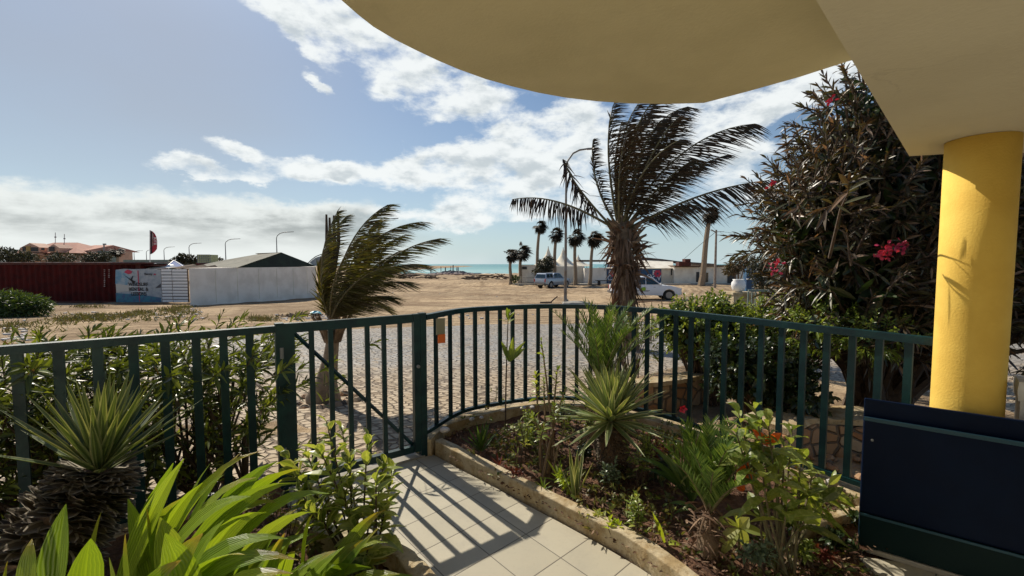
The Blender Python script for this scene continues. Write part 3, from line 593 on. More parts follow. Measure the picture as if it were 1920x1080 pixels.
# curved railing
CP = dense([B+GD*.02]+[RP[i] for i in range(3, 15)]+[RP[14]+(RP[14]-RP[13])*.45+Vector((.02, 0, 0))], .05); rc = thing('curved_railing', (.5, 3.9, 0), 'curved dark teal metal railing around the planted bed right of the gate', 'railing')
m = MB(); m.sweep([(p.x, p.y) for p in CP], .05, 1.068, 1.11); m.build('top_rail', 'teal', rc)
m = MB(); m.sweep([(p.x, p.y) for p in CP], .035, .165, .195); m.build('bottom_rail', 'teal', rc)
m = MB(); m.box((B.x, B.y, .55), (.05, .05, 1.15), ga); m.build('post', 'teal', rc)
seg = [0]; 
for p, q in zip(CP, CP[1:]): seg.append(seg[-1]+(q-p).length)
def onpath(s_):
    for i in range(len(CP)-1):
        if s_ <= seg[i+1]: t = (s_-seg[i])/(seg[i+1]-seg[i]); return CP[i].lerp(CP[i+1], t), (CP[i+1]-CP[i]).normalized()
    return CP[-1], (CP[-1]-CP[-2]).normalized()
bx = [816, 843, 866, 890, 913, 937, 961, 985, 1009, 1033, 1058, 1083, 1109, 1137, 1163, 1190, 1216, 1243, 1270, 1298, 1330, 1362, 1395, 1432, 1470, 1512, 1556, 1604, 1656, 1712]
for x in bx:
    best = min(((abs(960+800*q.x/q.y/1.0-x), i) for i, q in enumerate(CP)), key=lambda z: z[0])[1]
    lo = max(0, seg[best]-.06); bs_ = min((lo+.12*i/24 for i in range(25)), key=lambda s_: abs(960+800*(onpath(s_)[0].x/onpath(s_)[0].y)*1.0-x))
    p, t = onpath(bs_); baluster(rc, p, t, .195, 1.068, .036)
# tag fixed on the railing
tg = thing('railing_tag', tuple(at(822, 620, 3.33)), 'faded plastic tag with an orange lower half tied on the curved railing beside the gate', 'tag')
m = MB(); p = at(826, 612, 3.37); m.box(p, (.075, .008, .13), ga); m.build('upper_film', 'clearish', tg); p = at(828, 635, 3.37); m = MB(); m.box(p, (.062, .009, .07), ga); m.build('orange_card', 'orange', tg)
# pebbles on the low wall
k = 0
for x, y, r in ((834, 806, .034), (885, 786, .024), (903, 783, .02), (944, 769, .024), (981, 765, .027), (998, 764, .024), (1560, 905, .03)):
    p = onz(x, y, .155); m = MB(); m.lathe((0, 0, 0), [(.1*r, -.62*r), (.7*r, -.5*r), (r, -.1*r), (.9*r, .3*r), (.55*r, .58*r), (.05*r, .66*r)], 14)
    m.v = [(a*(1.25+.1*math.sin(k*3)), b, c) for a, b, c in m.v]; o = m.build('pebble', 'white_pebble' if k in (0, 3, 4) else 'pebble', smooth=True); o.location = p; o.rotation_euler = (0, 0, k)
    tag(o, ['largest white pebble on the wall right beside the gate post', 'small grey pebble on the low wall, second from the gate', 'flat grey pebble on the low wall, third from the gate', 'white pebble on the wall by the tall thin sapling', 'pale pebble on the low wall just right of the sapling', 'dark pebble on the low wall, farthest of the row from the gate', 'pale pebble on the low wall near the dark blue boards'][k], 'pebble', 'pebbles on the low garden wall'); k += 1

# ------------------------------------------------------------------ containers, sheds, banner
def ground_at(x, y): return ong(x, y)
cr = ong(262, 568); Yc = cr.y; Xc = cr.x; ctr = thing('shipping_container', (Xc-6.1, Yc, gz(Xc, Yc)), 'dark red corrugated shipping container at the left edge', 'container')
z0 = gz(0, Yc); z1 = at(100, 493, Yc).z
m = MB(); n = 120; vs = []
for i in range(n+1):
    x = Xc-12.2+12.2*i/n; o_ = (0, 0, .06, .06)[i % 4]; vs += [(x, Yc+o_, z0+.12), (x, Yc+o_, z1-.1)]
m.add(vs, [(2*i, 2*i+2, 2*i+3, 2*i+1) for i in range(n)]); m.box((Xc-6.1, Yc+1.3, (z0+z1)/2), (12.1, 2.3, z1-z0-.1)); m.build('body', 'rustc', ctr)
m = MB()
for z in (z0+.06, z1-.06): m.box((Xc-6.1, Yc-.0, z), (12.3, .16, .14))
for x in (Xc, Xc-12.2): m.box((x, Yc-.0, (z0+z1)/2), (.18, .18, z1-z0-.02))
m.build('frame', 'brown_rust', ctr)
m = MB(); m.box((Xc-6.1, Yc+1.2, z1+.03), (12.5, 2.7, .05)); m.build('roof', 'rusttop', ctr)
for px, h_ in ((196, 34), (204.5, 16)): 
    m = MB()
    for k in range(int(h_/3.2)): p = at(px, 506+k*3.4, Yc-.03); m.box(p, (.07 if k % 3 else .10, .02, .07))
    m.build('lettering', 'rusttop', ctr)
# banner
b0_ = ong(217, 568); Yb = Yc-.45; xl = at(217, 540, Yb).x; xr = at(303, 540, Yb).x; zt = at(260, 504, Yb).z; zb = at(260, 567, Yb).z
ban = thing('banner', ((xl+xr)/2, Yb, zb), 'printed beach advertising banner with a water sports photo beside the red container', 'banner')
def upx(u, v, off=0): return Vector((xl+(xr-xl)*u, Yb-off, zb+(zt-zb)*v))
def patch(pts, off, mat, name, par=ban, th=.01):
    m = MB(); vs = [upx(u, v, off) for u, v in pts]; n = len(vs); m.add(vs+[v+Vector((0, th, 0)) for v in vs], [tuple(range(n)), tuple(range(2*n-1, n-1, -1))]+[(i, n+i, n+(i+1) % n, (i+1) % n) for i in range(n)]); return m.build(name, mat, par)
patch([(0, 0), (1, 0), (1, .98), (.7, 1), (.4, .99), (.2, 1.0), (.02, .97)], 0, 'adgrey', 'sheet')
patch([(.0, .55), (.25, .52), (.33, .75), (.22, .95), (.02, .96)], .012, 'adsky', 'printed_sky'); patch([(.01, .3), (.3, .34), (.36, .5), (.2, .52), (.01, .56)], .014, 'adsand', 'printed_sand')
patch([(0, .01), (.98, .01), (.98, .14), (.7, .2), (.45, .24), (.2, .26), (0, .28)], .016, 'adsea', 'printed_sea')
patch([(.86, .42), (.99, .44), (.99, .56), (.93, .5)], .018, 'rock', 'printed_hill'); patch([(.505, .03), (.52, .03), (.515, .95), (.495, .95)], .02, 'pinkred', 'red_line')
patch([(.20, .9), (.28, .98), (.38, .93), (.36, .86), (.29, .84)], .02, 'pinkred', 'printed_sail'); patch([(.20, .82), (.30, .70), (.40, .56), (.44, .62), (.36, .68), (.31, .72)], .022, 'ink', 'printed_surfer'); patch([(.36, .66), (.40, .78), (.385, .79), (.34, .7)], .022, 'ink', 'printed_surfer')
hh = (zt-zb)
for w_, v_, s_ in (('WINDSURF', .535, .80), ('RENTAL &', .39, .88), ('LESSONS', .25, .80)):
    text(w_, 'lettering', hh*.145, upx(.50, v_, .026), (R(90), 0, 0), 'ink', ban, sx=s_)
for v_ in (.46, .315): patch([(.34, v_), (.66, v_), (.66, v_+.014), (.34, v_+.014)], .025, 'paper_white', 'text_rule')
text('Benny', 'lettering', hh*.095, upx(.73, .845, .026), (R(90), 0, 0), 'ink', ban); patch([(.84, .83), (.86, .86), (.9, .85), (.88, .81)], .022, 'pinkred', 'small_logo')
# slatted white fence panel
sf = thing('slatted_fence', (at(330, 560, Yb).x, Yb, zb), 'white fence of horizontal boards between banner and white shed', 'fence')
x0_, x1_ = at(304, 540, Yb).x, at(358, 540, Yb+.3).x; nsl = 11; xm = at(323, 540, Yb).x
for a, b_ in ((x0_, xm), (xm+.04, x1_)):
    m = MB()
    for i in range(nsl):
        z = zb+(zt-zb)*(i+.5)/nsl; m.box(((a+b_)/2, Yb+random.uniform(-.01, .01), z+random.uniform(-.01, .01)), (b_-a, .03, (zt-zb)/nsl*.78), 0, 0, Matrix.Rotation(random.uniform(-.006, .006), 3, 'Y'))
    m.build('slat_panel', 'white_paint', sf)
m = MB(); 
for x in (x0_, xm+.02, x1_): m.box((x, Yb+.05, (zb+zt)/2), (.08, .06, zt-zb))
m.build('post', 'drift', sf); m = MB(); m.box(((x0_+x1_)/2, Yb+.1, (zb+zt)/2), (x1_-x0_, .02, zt-zb-.1)); m.build('gap_shade_sheet', 'ink', sf)  # black sheet added behind the slats to give the gaps dark shade
# dark stuff on the roof behind the banner
m = MB(); p = at(262, 496, Yc-.1); m.box(at(250, 493.5, Yc-.2), (2.2, .6, .09)); m.box(at(272, 498, Yc+1), (1.9, 1.4, .08), .2); tag(m.build('roof_sheet', 'brown_rust'), 'dark rusty roof sheet jutting out above the banner', 'roof sheet')
for k, (xa, xb, yy, mt, lb) in enumerate(((262, 306, 499.5, 'white_paint', 'torn pale tarpaulin lying above the banner'), (338, 392, 501, 'drift', 'low brown tarpaulin roof above the slatted fence'))):
    m = MB(); a = at(xa, yy, Yc+1.5); b_ = at(xb, yy+2, Yc+1.5); nn_ = 10; vs = []
    for i in range(nn_+1):
        q = a.lerp(b_, i/nn_); h_ = .10*math.sin(i*1.7+k)+.05; vs += [(q.x, q.y-.8, q.z+h_*.4-.08), (q.x, q.y+1.2, q.z+h_+.08)]
    m.add(vs, [(2*i, 2*i+2, 2*i+3, 2*i+1) for i in range(nn_)]); o = m.build('tarpaulin', mt); o.modifiers.new('s', 'SOLIDIFY').thickness = .04; tag(o, lb, 'tarpaulin')
# white shed with tent roof
a = ong(357, 573); b_ = ong(594, 557); za = gz(0, a.y); ta = at(357, 503, a.y).z; tbz = at(594, 500, b_.y).z
sh = thing('beach_shed', ((a.x+b_.x)/2, (a.y+b_.y)/2, gz(0, a.y)), 'white walled shed with dark green tent roof left of the small palm', 'shed')
dr = Vector((-6, 5, 0)).normalized()
def quadbox(p, q, zlo, zhi, zhi2, depth, mat, name, par):
    m = MB(); d = Vector((-.42, .9, 0))*depth; v = [Vector((p.x, p.y, zlo)), Vector((q.x, q.y, zlo-.3)), Vector((q.x, q.y, zhi2)), Vector((p.x, p.y, zhi))]; m.add(v+[x+d for x in v], [(0, 1, 2, 3), (7, 6, 5, 4), (0, 3, 7, 4), (1, 5, 6, 2), (3, 2, 6, 7), (0, 4, 5, 1)]); return m.build(name, mat, par)
quadbox(a, b_, za-.2, ta, tbz, 6.5, 'white_wall', 'wall', sh)
for t_ in (.155, .30, .46, .61, .76, .9): m = MB(); p = a.lerp(b_, t_); zz = ta+(tbz-ta)*t_; n_ = Vector((b_.y-a.y, a.x-b_.x, 0)).normalized()*.012; m.box((p.x+n_.x, p.y+n_.y, (zz+za-.1)/2), (.02, .03, zz-za-.1), math.atan2((b_-a).y, (b_-a).x)); m.build('panel_joint', 'cream_wall', sh)
Bp = a.lerp(b_, .30); Bp.z = ta+.02; Cp = b_+(b_-a).normalized()*.1; Cp.z = tbz+.03; Dp = at(527, 473, (Bp.y*.45+Cp.y*.55)); Dp2 = Dp+dr*9; Ap = Bp+dr*6.5; Ap.z = Bp.z
m = MB(); m.add([Bp, Cp, Dp], [(0, 1, 2)]); gb = m.build('gable', 'roofgreen', sh)
m = MB(); e = dr*-.15; nd = 7; vs = []
for i in range(nd+1):
    q = i/nd; lo = Bp+e+dr*10.5*q; hi = Dp+e+dr*5.2*q; sag = -.12*math.sin(math.pi*((q*2) % 1)); vs += [lo, lo.lerp(hi, .5)+Vector((0, 0, sag)), hi+Vector((0, 0, -.1*q))]
m.add(vs, [(3*i+j, 3*i+3+j, 3*i+4+j, 3*i+1+j) for i in range(nd) for j in range(2)]); c5 = [Cp, Dp, Dp+dr*5.2, Cp+dr*5.2]; m.add(c5, [(0, 1, 2, 3)]); m.build('roof', 'roofgrey', sh)
# ------------------------------------------------------------------ far things at the left
def box_thing(name, x0, x1, y0, y1, Y, depth, mat, label, cat):
    p = at(x0, y1, Y); q = at(x1, y0, Y); m = MB(); m.box(((p.x+q.x)/2, Y+depth/2, (p.z+q.z)/2), (q.x-p.x, depth, q.z-p.z)); o = m.build(name, mat); return tag(o, label, cat)
# orange roofed house
YH = 95.0; hs = thing('tiled_house', tuple(at(95, 510, YH)), 'large house with orange tiled roof and balcony behind the container', 'house')
def hp(x, y, dy=0): p = at(x, y, YH); return Vector((p.x, p.y+dy, p.z))
def slab(pts, d, mat, name, par):
    m = MB(); v = [hp(x, y) for x, y in pts]; n = len(v); m.add(v+[q+Vector((0, d, 0)) for q in v], [tuple(range(n)), tuple(range(2*n-1, n-1, -1))]+[(i, n+i, n+(i+1) % n, (i+1) % n) for i in range(n)]); return m.build(name, mat, par)
def roof(x0, x1, xr0, xr1, ye, yr, d0, d1, name='roof'):
    e0, e1, r0_, r1_ = hp(x0, ye, d0), hp(x1, ye, d0), hp(xr0, yr, (d0+d1)/2), hp(xr1, yr, (d0+d1)/2); f0, f1 = e0.copy(), e1.copy(); f0.y = f1.y = YH+d1
    m = MB(); m.add([e0, e1, r1_, r0_, f0, f1], [(0, 1, 2, 3), (4, 3, 2, 5), (0, 3, 4), (1, 5, 2)]); m.build(name, 'tilered', hs)
roof(36, 96, 34, 76, 468, 456.5, 0, 14); roof(104, 160, 120, 157, 470, 457, 0, 14); roof(44, 168, 74, 120, 475, 453.5, -3, 9)
m = MB(); p = hp(36, 515); q = hp(162, 469); m.box(((p.x+q.x)/2, YH+6, (p.z+q.z)/2), (q.x-p.x, 11, q.z-p.z)); m.build('wall', 'housewall', hs)
m = MB(); c = hp(105, 495, -1.4); m.box((c.x, c.y, c.z-1), (14, 2.6, 6)); m.build('wall', 'housewall', hs)
m = MB(); v = [hp(72, 474, -3.6), hp(108, 474, -3.6), hp(108, 465, -3.6), hp(90, 457, -3.6), hp(72, 466, -3.6)]; m.add(v+[q+Vector((0, 3, 0)) for q in v], [(0, 1, 2, 3, 4), (9, 8, 7, 6, 5), (2, 7, 8, 3), (3, 8, 9, 4), (1, 6, 7, 2), (0, 4, 9, 5)]); m.build('gable', 'housewall', hs)
m = MB(); v = [hp(120, 474, -3.4), hp(142, 474, -3.4), hp(142, 466, -3.4), hp(131, 459, -3.4), hp(120, 466, -3.4)]; m.add(v+[q+Vector((0, 3, 0)) for q in v], [(0, 1, 2, 3, 4), (9, 8, 7, 6, 5), (2, 7, 8, 3), (3, 8, 9, 4), (1, 6, 7, 2), (0, 4, 9, 5)]); m.build('gable', 'housewall', hs)
for x0, x1, y0, y1, mt in ((78, 84, 464, 472, 'housedark'), (84, 92, 463, 473, 'ochre'), (93, 105, 465, 472, 'housedark'), (126, 134, 464, 472, 'housedark'), (112, 117, 466, 470, 'housedark'), (80, 88, 480, 490, 'housedark'), (90, 100, 481, 489, 'white_paint')):
    p = hp(x0, y1, -3.66); q = hp(x1, y0, -3.66); m = MB(); m.box(((p.x+q.x)/2, p.y, (p.z+q.z)/2), (q.x-p.x, .1, q.z-p.z)); m.build('window', mt, hs)
m = MB(); c = hp(92, 477.5, -4.2); m.box(c, (5.2, 1.4, .35)); m.build('balcony', 'housewall', hs)
for k, (x, y0) in enumerate(((76.5, 434), (94, 437))):
    m = MB(); m.tube([hp(x, 457, 3), hp(x, y0, 3)], .06, 5); m.tube([hp(x-.8, y0+9, 3), hp(x+1.2, y0+9, 3)], .18, 4); m.build('antenna', 'steel', hs)
m = MB(); c = hp(168, 470, 4); m.box((c.x, c.y, c.z-2), (2.6, 3, 4)); m.build('side_wing', 'greengrey', hs)
box_thing('low_building', 232, 322, 487, 506, 60, 6, 'greengrey', 'long flat grey green building seen beneath the feather flag', 'building')
# small blue pavilion tent
t = thing('pavilion_tent', tuple(at(326, 500, 45)), 'small tent with a blue peaked roof between fence and trees', 'tent')
m = MB(); q = [at(312, 500, 44), at(345, 500.5, 44), at(349, 500, 47.5), at(316, 499, 47.5)]; ap = at(326, 488.5, 45.7); m.add(q+[ap], [(0, 1, 4), (1, 2, 4), (2, 3, 4), (3, 0, 4)]); m.build('roof', 'tentblue', t)
m = MB(); 
for i in range(4): m.tube([q[i], ap+Vector((0, 0, .02))], .05, 4)
for i in range(4): m.tube([q[i], (q[i].x, q[i].y, -1.3)], .04, 4)
m.build('frame', 'white_paint', t)
# water tank in a cage
t = thing('water_tank', tuple(at(383, 496, 50)), 'yellowish square water tank standing on a frame above the sheds', 'tank')
p = at(371, 493, 50); q = at(395, 477.5, 50); m = MB(); m.box(((p.x+q.x)/2, 50.6, (p.z+q.z)/2), (q.x-p.x, 1.3, q.z-p.z)); m.build('tank', 'tankw', t)
m = MB()
for i in range(7): x = p.x+(q.x-p.x)*i/6; m.box((x, 49.93, (p.z+q.z)/2), (.035, .03, q.z-p.z))
for i in range(5): z = p.z+(q.z-p.z)*i/4; m.box(((p.x+q.x)/2, 49.90, z), (q.x-p.x, .03, .035))
m.build('cage', 'steel', t)
m = MB(); m.box(((p.x+q.x)/2, 50.6, (p.z-1.3)/2), (q.x-p.x+.3, 1.4, p.z+1.3-.01)); m.build('stand', 'brown_rust', t)
# feather flag
YF = 42; t = thing('feather_flag', tuple(at(281.5, 500, YF)), 'tall feather flag in dark red with white lettering behind the sheds', 'flag')
m = MB(); m.tube([at(281.2, 520, YF), at(281.2, 431.5, YF)], .035, 6); m.build('pole', 'white_paint', t)
fl_ = [(281.8, 432), (286, 434), (290, 438), (293, 444), (294.5, 452), (294.5, 462), (294, 467), (290, 472), (286, 475), (281.8, 477)]
m = MB(); v = [at(x, y, YF+.03*math.sin(y)) for x, y in fl_]; n = len(v); m.add(v+[q+Vector((0, .02, 0)) for q in v], [tuple(range(n)), tuple(range(2*n-1, n-1, -1))]+[(i, n+i, n+(i+1) % n, (i+1) % n) for i in range(n)]); m.build('cloth', 'flagred', t)
m = MB(); v = [at(282, 432.5, YF-.06), at(284.8, 434, YF-.06), at(284.6, 476, YF-.06), at(282, 477, YF-.06)]; m.add(v, [(0, 1, 2, 3)]); m.build('dark_band', 'ink', t)
m = MB(); v = [at(285.6, 437, YF-.06), at(287.6, 438, YF-.06), at(287.6, 462, YF-.06), at(285.6, 462, YF-.06)]; m.add(v, [(0, 1, 2, 3)]); m.build('pale_band', 'rusttop', t)
text('KITE', 'lettering', .38, at(290.8, 452, YF-.08), (R(90), R(90), 0), 'paper_white', t)
# second curved flag frame right beside the shed roof
YF2 = 36; m = MB(); m.tube([at(577, 494, YF2), at(584, 487, YF2), at(592, 481, YF2), at(602, 477, YF2), at(612, 476, YF2)], .035, 6); t = thing('feather_flag', tuple(at(590, 500, YF2)), 'arched flag bent by wind between shed roof and the small palm', 'flag')
m.build('pole', 'ink', t); m = MB(); v = [at(x, y, YF2+.05) for x, y in ((580, 493), (585, 488), (592, 483), (602, 480), (604, 500), (596, 499), (588, 497))]; n = len(v); m.add(v+[q+Vector((0, .03, 0)) for q in v], [tuple(range(n)), tuple(range(2*n-1, n-1, -1))]); m.build('cloth', 'adgrey', t)
m = MB(); m.tube([at(604, 478, YF2), at(604, 556, YF2)], .03, 6); m.build('mast', 'ink', t)
# ------------------------------------------------------------------ street lamps
def lamp(px, top, Y, arm, base_z, label, rusty=False, w=.09, group='street lamps along the road'):
    tp = at(px, top, Y); t = thing('street_lamp', (tp.x, Y, base_z), label, 'street lamp', group); H = tp.z
    m = MB(); m.tube([(tp.x, Y, base_z), (tp.x, Y, base_z+3), (tp.x, Y, H-1.3)], [w, w*.85, w*.55], 10); m.build('pole', 'polegrey' if rusty else 'steel', t)
    if arm:
        pts = [Vector((tp.x, Y, H-1.3)), Vector((tp.x+.05*arm, Y, H-.8)), Vector((tp.x+.25*arm, Y, H-.3)), Vector((tp.x+.5*arm, Y, H-.08)), Vector((tp.x+arm*.8, Y, H))]
        m = MB(); m.tube(pts, w*.5, 8); m.build('arm', 'polegrey' if rusty else 'steel', t)
        m = MB(); m.box((tp.x+arm*1.0, Y, H+.01), (arm*.42, .2, .10), 0, 0, Matrix.Rotation(-.06, 3, 'Y')); m.build('lamp_head', 'steel' if not rusty else 'polegrey', t)
    return t
lp = ong(1060, 568)
t = lamp(1062, 279, lp.y, 1.75, gz(0, lp.y), 'near street lamp with a rusty pole left of the big palm', True, .115)
m = MB(); m.lathe((at(1062, 500, lp.y).x, lp.y, gz(0, lp.y)), [(.32, 0), (.30, .06), (.16, .09), (.15, .25)], 14); m.build('base', 'concrete', t)
for k, (px, tp_, Y, arm) in enumerate(((710, 410, 61, 2.3), (518, 435, 87, 2.9), (422, 448, 110, 3.2), (354, 456, 133, 3.2), (307, 463, 162, 3.4), (274, 468, 192, 3.4), (251, 470, 208, 3.6))):
    lamp(px, tp_, Y, arm, -1.3, ['street lamp showing through the fronds of the small palm', 'tallest grey street lamp above the tent roof of the white shed', 'grey street lamp left of the tent roof', 'grey street lamp left of the square water tank', 'grey street lamp just right of the feather flag', 'grey street lamp partly behind the feather flag', 'faint farthest street lamp left of the feather flag'][k], w=.13+.012*k)
t = thing('light_pole', tuple(at(195, 500, 90)), 'thin plain light pole beside the two trees above the container', 'pole'); m = MB(); m.tube([at(195, 500, 90), at(195, 457, 90)], .12, 6); m.build('pole', 'steel', t); m = MB(); m.box(at(196, 458, 90), (.5, .3, .3)); m.build('lamp_head', 'steel', t)

# ------------------------------------------------------------------ beach building at the right
YB = 60.0; gb_ = -1.3
bd = thing('beach_building', (at(1200, 530, YB).x, YB, gb_), 'long low whitewashed beach building behind the parked cars', 'building')
def seg_(x0, x1, ytop, Y, depth, mat, name='wall', zb_=None):
    p = at(x0, ytop, Y); q = at(x1, ytop, Y); z = p.z; zz = gb_ if zb_ is None else zb_
    m = MB(); m.box(((p.x+q.x)/2, Y+depth/2, (z+zz)/2), (q.x-p.x, depth, z-zz)); return m.build(name, mat, bd)
seg_(973, 1004, 496.5, 60, 4, 'cream_wall'); seg_(1004.2, 1096, 499, 60.6, 6, 'cream_wall'); seg_(1096, 1137, 503, 59.2, 5, 'white_wall'); seg_(1137.2, 1241, 502.5, 59.6, 6, 'cream_wall')
seg_(1241.2, 1264, 503, 59.9, 6, 'cream_wall'); seg_(1264.2, 1310, 500, 59, 8, 'cream_wall'); seg_(1310.2, 1500, 499.5, 59.1, 8, 'cream_wall')
for (x0, x1, y_, Y) in ((1085, 1140, 489, 61), (1264, 1310, 499.3, 58.9), (1310, 1480, 498.6, 59)): p = at(x0, y_, Y); q = at(x1, y_, Y); m = MB(); m.box(((p.x+q.x)/2, Y+2.4, p.z), (q.x-p.x, 5.2, .25)); m.build('roof_edge', 'drift', bd)
m = MB(); v = [at(1175, 503, 59.3), at(1262, 503, 59.3), at(1262, 488, 66), at(1190, 484, 66), at(1140, 486, 66), at(1137, 503, 59.3)]; m.add(v, [(0, 1, 2, 3, 4, 5)]); m.build('roof', 'cream_wall', bd)
m = MB(); p0 = [at(x, y, 65) for x, y in ((1175, 486), (1200, 484.5), (1215, 485.5), (1240, 488), (1270, 492), (1340, 497))]; m.tube(p0, .22, 5); m.build('roof_ridge', 'drift', bd)
m = MB(); p = at(1281, 495, 58.5); m.box(p, (1.6, 1.2, .55)); m.box(at(1287, 491, 58.5), (.75, 1.0, .8)); m.build('rooftop_box', 'brown_rust', bd)
def bpanel(x0, x1, y0, y1, Y, mat, name, d=.06):
    p = at(x0, y1, Y); q = at(x1, y0, Y); m = MB(); m.box(((p.x+q.x)/2, Y, (p.z+q.z)/2), (q.x-p.x, d, q.z-p.z)); return m.build(name, mat, bd)
bpanel(1305, 1311, 510, 529, 59.0, 'housedark', 'door'); w_ = bpanel(1318, 1328, 511, 529, 59.0, 'carglass', 'window'); bpanel(1364, 1380, 513, 531, 59.0, 'housedark', 'window'); bpanel(1258, 1262, 503, 516, 59.7, 'housedark', 'vent'); bpanel(979, 988, 500, 505, 59.9, 'housedark', 'vent')
bpanel(1317, 1329, 509.5, 511, 58.95, 'cream_wall', 'window_frame'); m_ = bpanel(1137.8, 1240, 504.5, 531, 59.5, 'muralblue', 'mural', .05)
def mtext(s_, x, y, sz): return text(s_, 'lettering', sz, at(x, y, 59.44), (R(90), 0, 0), 'paper_white', m_, ext=.006)
for o in [mtext('F', 1144, 512, .95), mtext('CV', 1147, 521.5, .95), mtext('HULO', 1205, 519.5, .95), mtext('F', 1226, 512, .95), mtext('CV', 1231, 522, .95)]: pass
def flowerm(x, y, r):
    c = at(x, y, 59.42); m = MB()
    for k in range(6):
        a_ = k*math.pi/3; cc = c+Vector((math.cos(a_)*r, 0, math.sin(a_)*r)); n = 10; m.add([cc+Vector((math.cos(j*.628)*r*.6, 0, math.sin(j*.628)*r*.6)) for j in range(n)], [tuple(range(n))])
    m.build('painted_flower', 'pinkred', m_)
flowerm(1150, 513, .3); flowerm(1233, 513, .34); flowerm(1184, 513, .3)
# picket rail in front of the left block, plinth
t = thing('picket_fence', tuple(at(982, 525, 58.6)), 'short low white picket fence before the left end of the beach building', 'fence'); m = MB()
for i in range(12): p = at(971+i*2.8, 523, 58.6); m.box((p.x, p.y, gb_+.6), (.09, .04, 1.0))
m.build('pickets', 'cream_wall', t); m = MB(); p = at(971, 523, 58.65); q = at(1003, 523, 58.65); m.box(((p.x+q.x)/2, 58.66, gb_+.9), (q.x-p.x, .04, .08)); m.box(((p.x+q.x)/2+2.5, 58.4, gb_+.12), (q.x-p.x+7, .8, .24)); m.build('rail', 'drift', t)
# pavement strip with kerb along the building
m = MB(); p = at(975, 530, 58.2); m.box((p.x+22, 57.9, gb_+.07), (46, 1.8, .16)); struct(m.build('pavement', 'concrete'))
# peaked tents
tents = thing('peaked_tent', tuple(at(1028, 500, 70)), 'left peaked white tent behind the beach building', 'tent', 'peaked white tents')
def peak(root, x, ytop, Y, hw, ybase=499):
    ap = at(x, ytop, Y); b = at(x, ybase, Y); n = 16; prof = [(1, 0), (.62, .16), (.36, .34), (.17, .58), (.05, .86), (.01, 1)]; m = MB(); vs = []
    for r_, h_ in prof:
        for j in range(n):
            a_ = 2*math.pi*j/n; k = 1+.12*abs(math.cos(2*a_))*(1-h_)
            vs.append((ap.x+math.cos(a_)*hw*r_*k, Y+math.sin(a_)*hw*r_*k, b.z+(ap.z-b.z)*h_))
    m.add(vs, [(i*n+j, i*n+(j+1) % n, (i+1)*n+(j+1) % n, (i+1)*n+j) for i in range(len(prof)-1) for j in range(n)]); m.build('canopy', 'tentwhite', root, smooth=True)
    m = MB(); m.tube([(ap.x, Y, gb_), (ap.x, Y, ap.z)], .06, 6)
    for j in range(4): a_ = j*math.pi/2+.78; m.tube([(ap.x+math.cos(a_)*hw, Y+math.sin(a_)*hw, gb_), (ap.x+math.cos(a_)*hw, Y+math.sin(a_)*hw, b.z)], .05, 5)
    m.build('poles', 'steel', root)
peak(tents, 1028, 462, 70, 2.5); t = thing('peaked_tent', tuple(at(1055, 500, 70)), 'middle peaked white tent behind the near lamp pole', 'tent', 'peaked white tents'); peak(t, 1056, 464, 72, 2.6)
t = thing('peaked_tent', tuple(at(1085, 500, 75)), 'right lower peaked white tent, mostly hidden by palm trunks', 'tent', 'peaked white tents'); peak(t, 1084, 478, 75, 2.6)
# dark bench table
t = thing('bench', tuple(at(1135, 530, 56.5)), 'dark flat bench before the blue mural', 'bench'); p = at(1136, 528, 56); m = MB(); m.box((p.x, 56, gb_+.62), (2.6, .7, .10)); m.build('seat', 'ink', t)
for s_ in (-.9, .9): m = MB(); m.box((p.x+s_, 56, gb_+.29), (.3, .5, .57)); m.build('leg', 'ink', t)
# utility pole with wires
up = ong(1343, 541); t = thing('utility_pole', (up.x, up.y, up.z), 'pale concrete utility pole with wires right of the tall fan palm', 'pole')
up.y = 50; tpz = at(1343, 431, up.y); bz = -1.3; m = MB(); m.tube([(tpz.x, up.y, bz), (tpz.x, up.y, tpz.z)], [.17, .11], 8); m.build('pole', 'polewood', t)
m = MB(); m.box((tpz.x-.3, up.y, tpz.z-.15), (.7, .12, .1), 0, 0, Matrix.Rotation(.5, 3, 'Y')); m.box((tpz.x+.45, up.y, tpz.z-.22), (.9, .06, .06)); m.box((tpz.x+.45, up.y, tpz.z-.6), (.9, .06, .06)); m.build('crossarm', 'polegrey', t)
m = MB(); m.tube([at(1343, 434, 50), at(1315, 457, 53), at(1282, 486, 59)], .025, 4); m.tube([at(1350, 434, 50), at(1400, 440, 46), at(1470, 441, 40), at(1560, 430, 36)], .02, 4); m.tube([at(1350, 436, 50), at(1400, 462, 46), at(1450, 480, 44)], .012, 4); m.build('wire', 'ink', t)
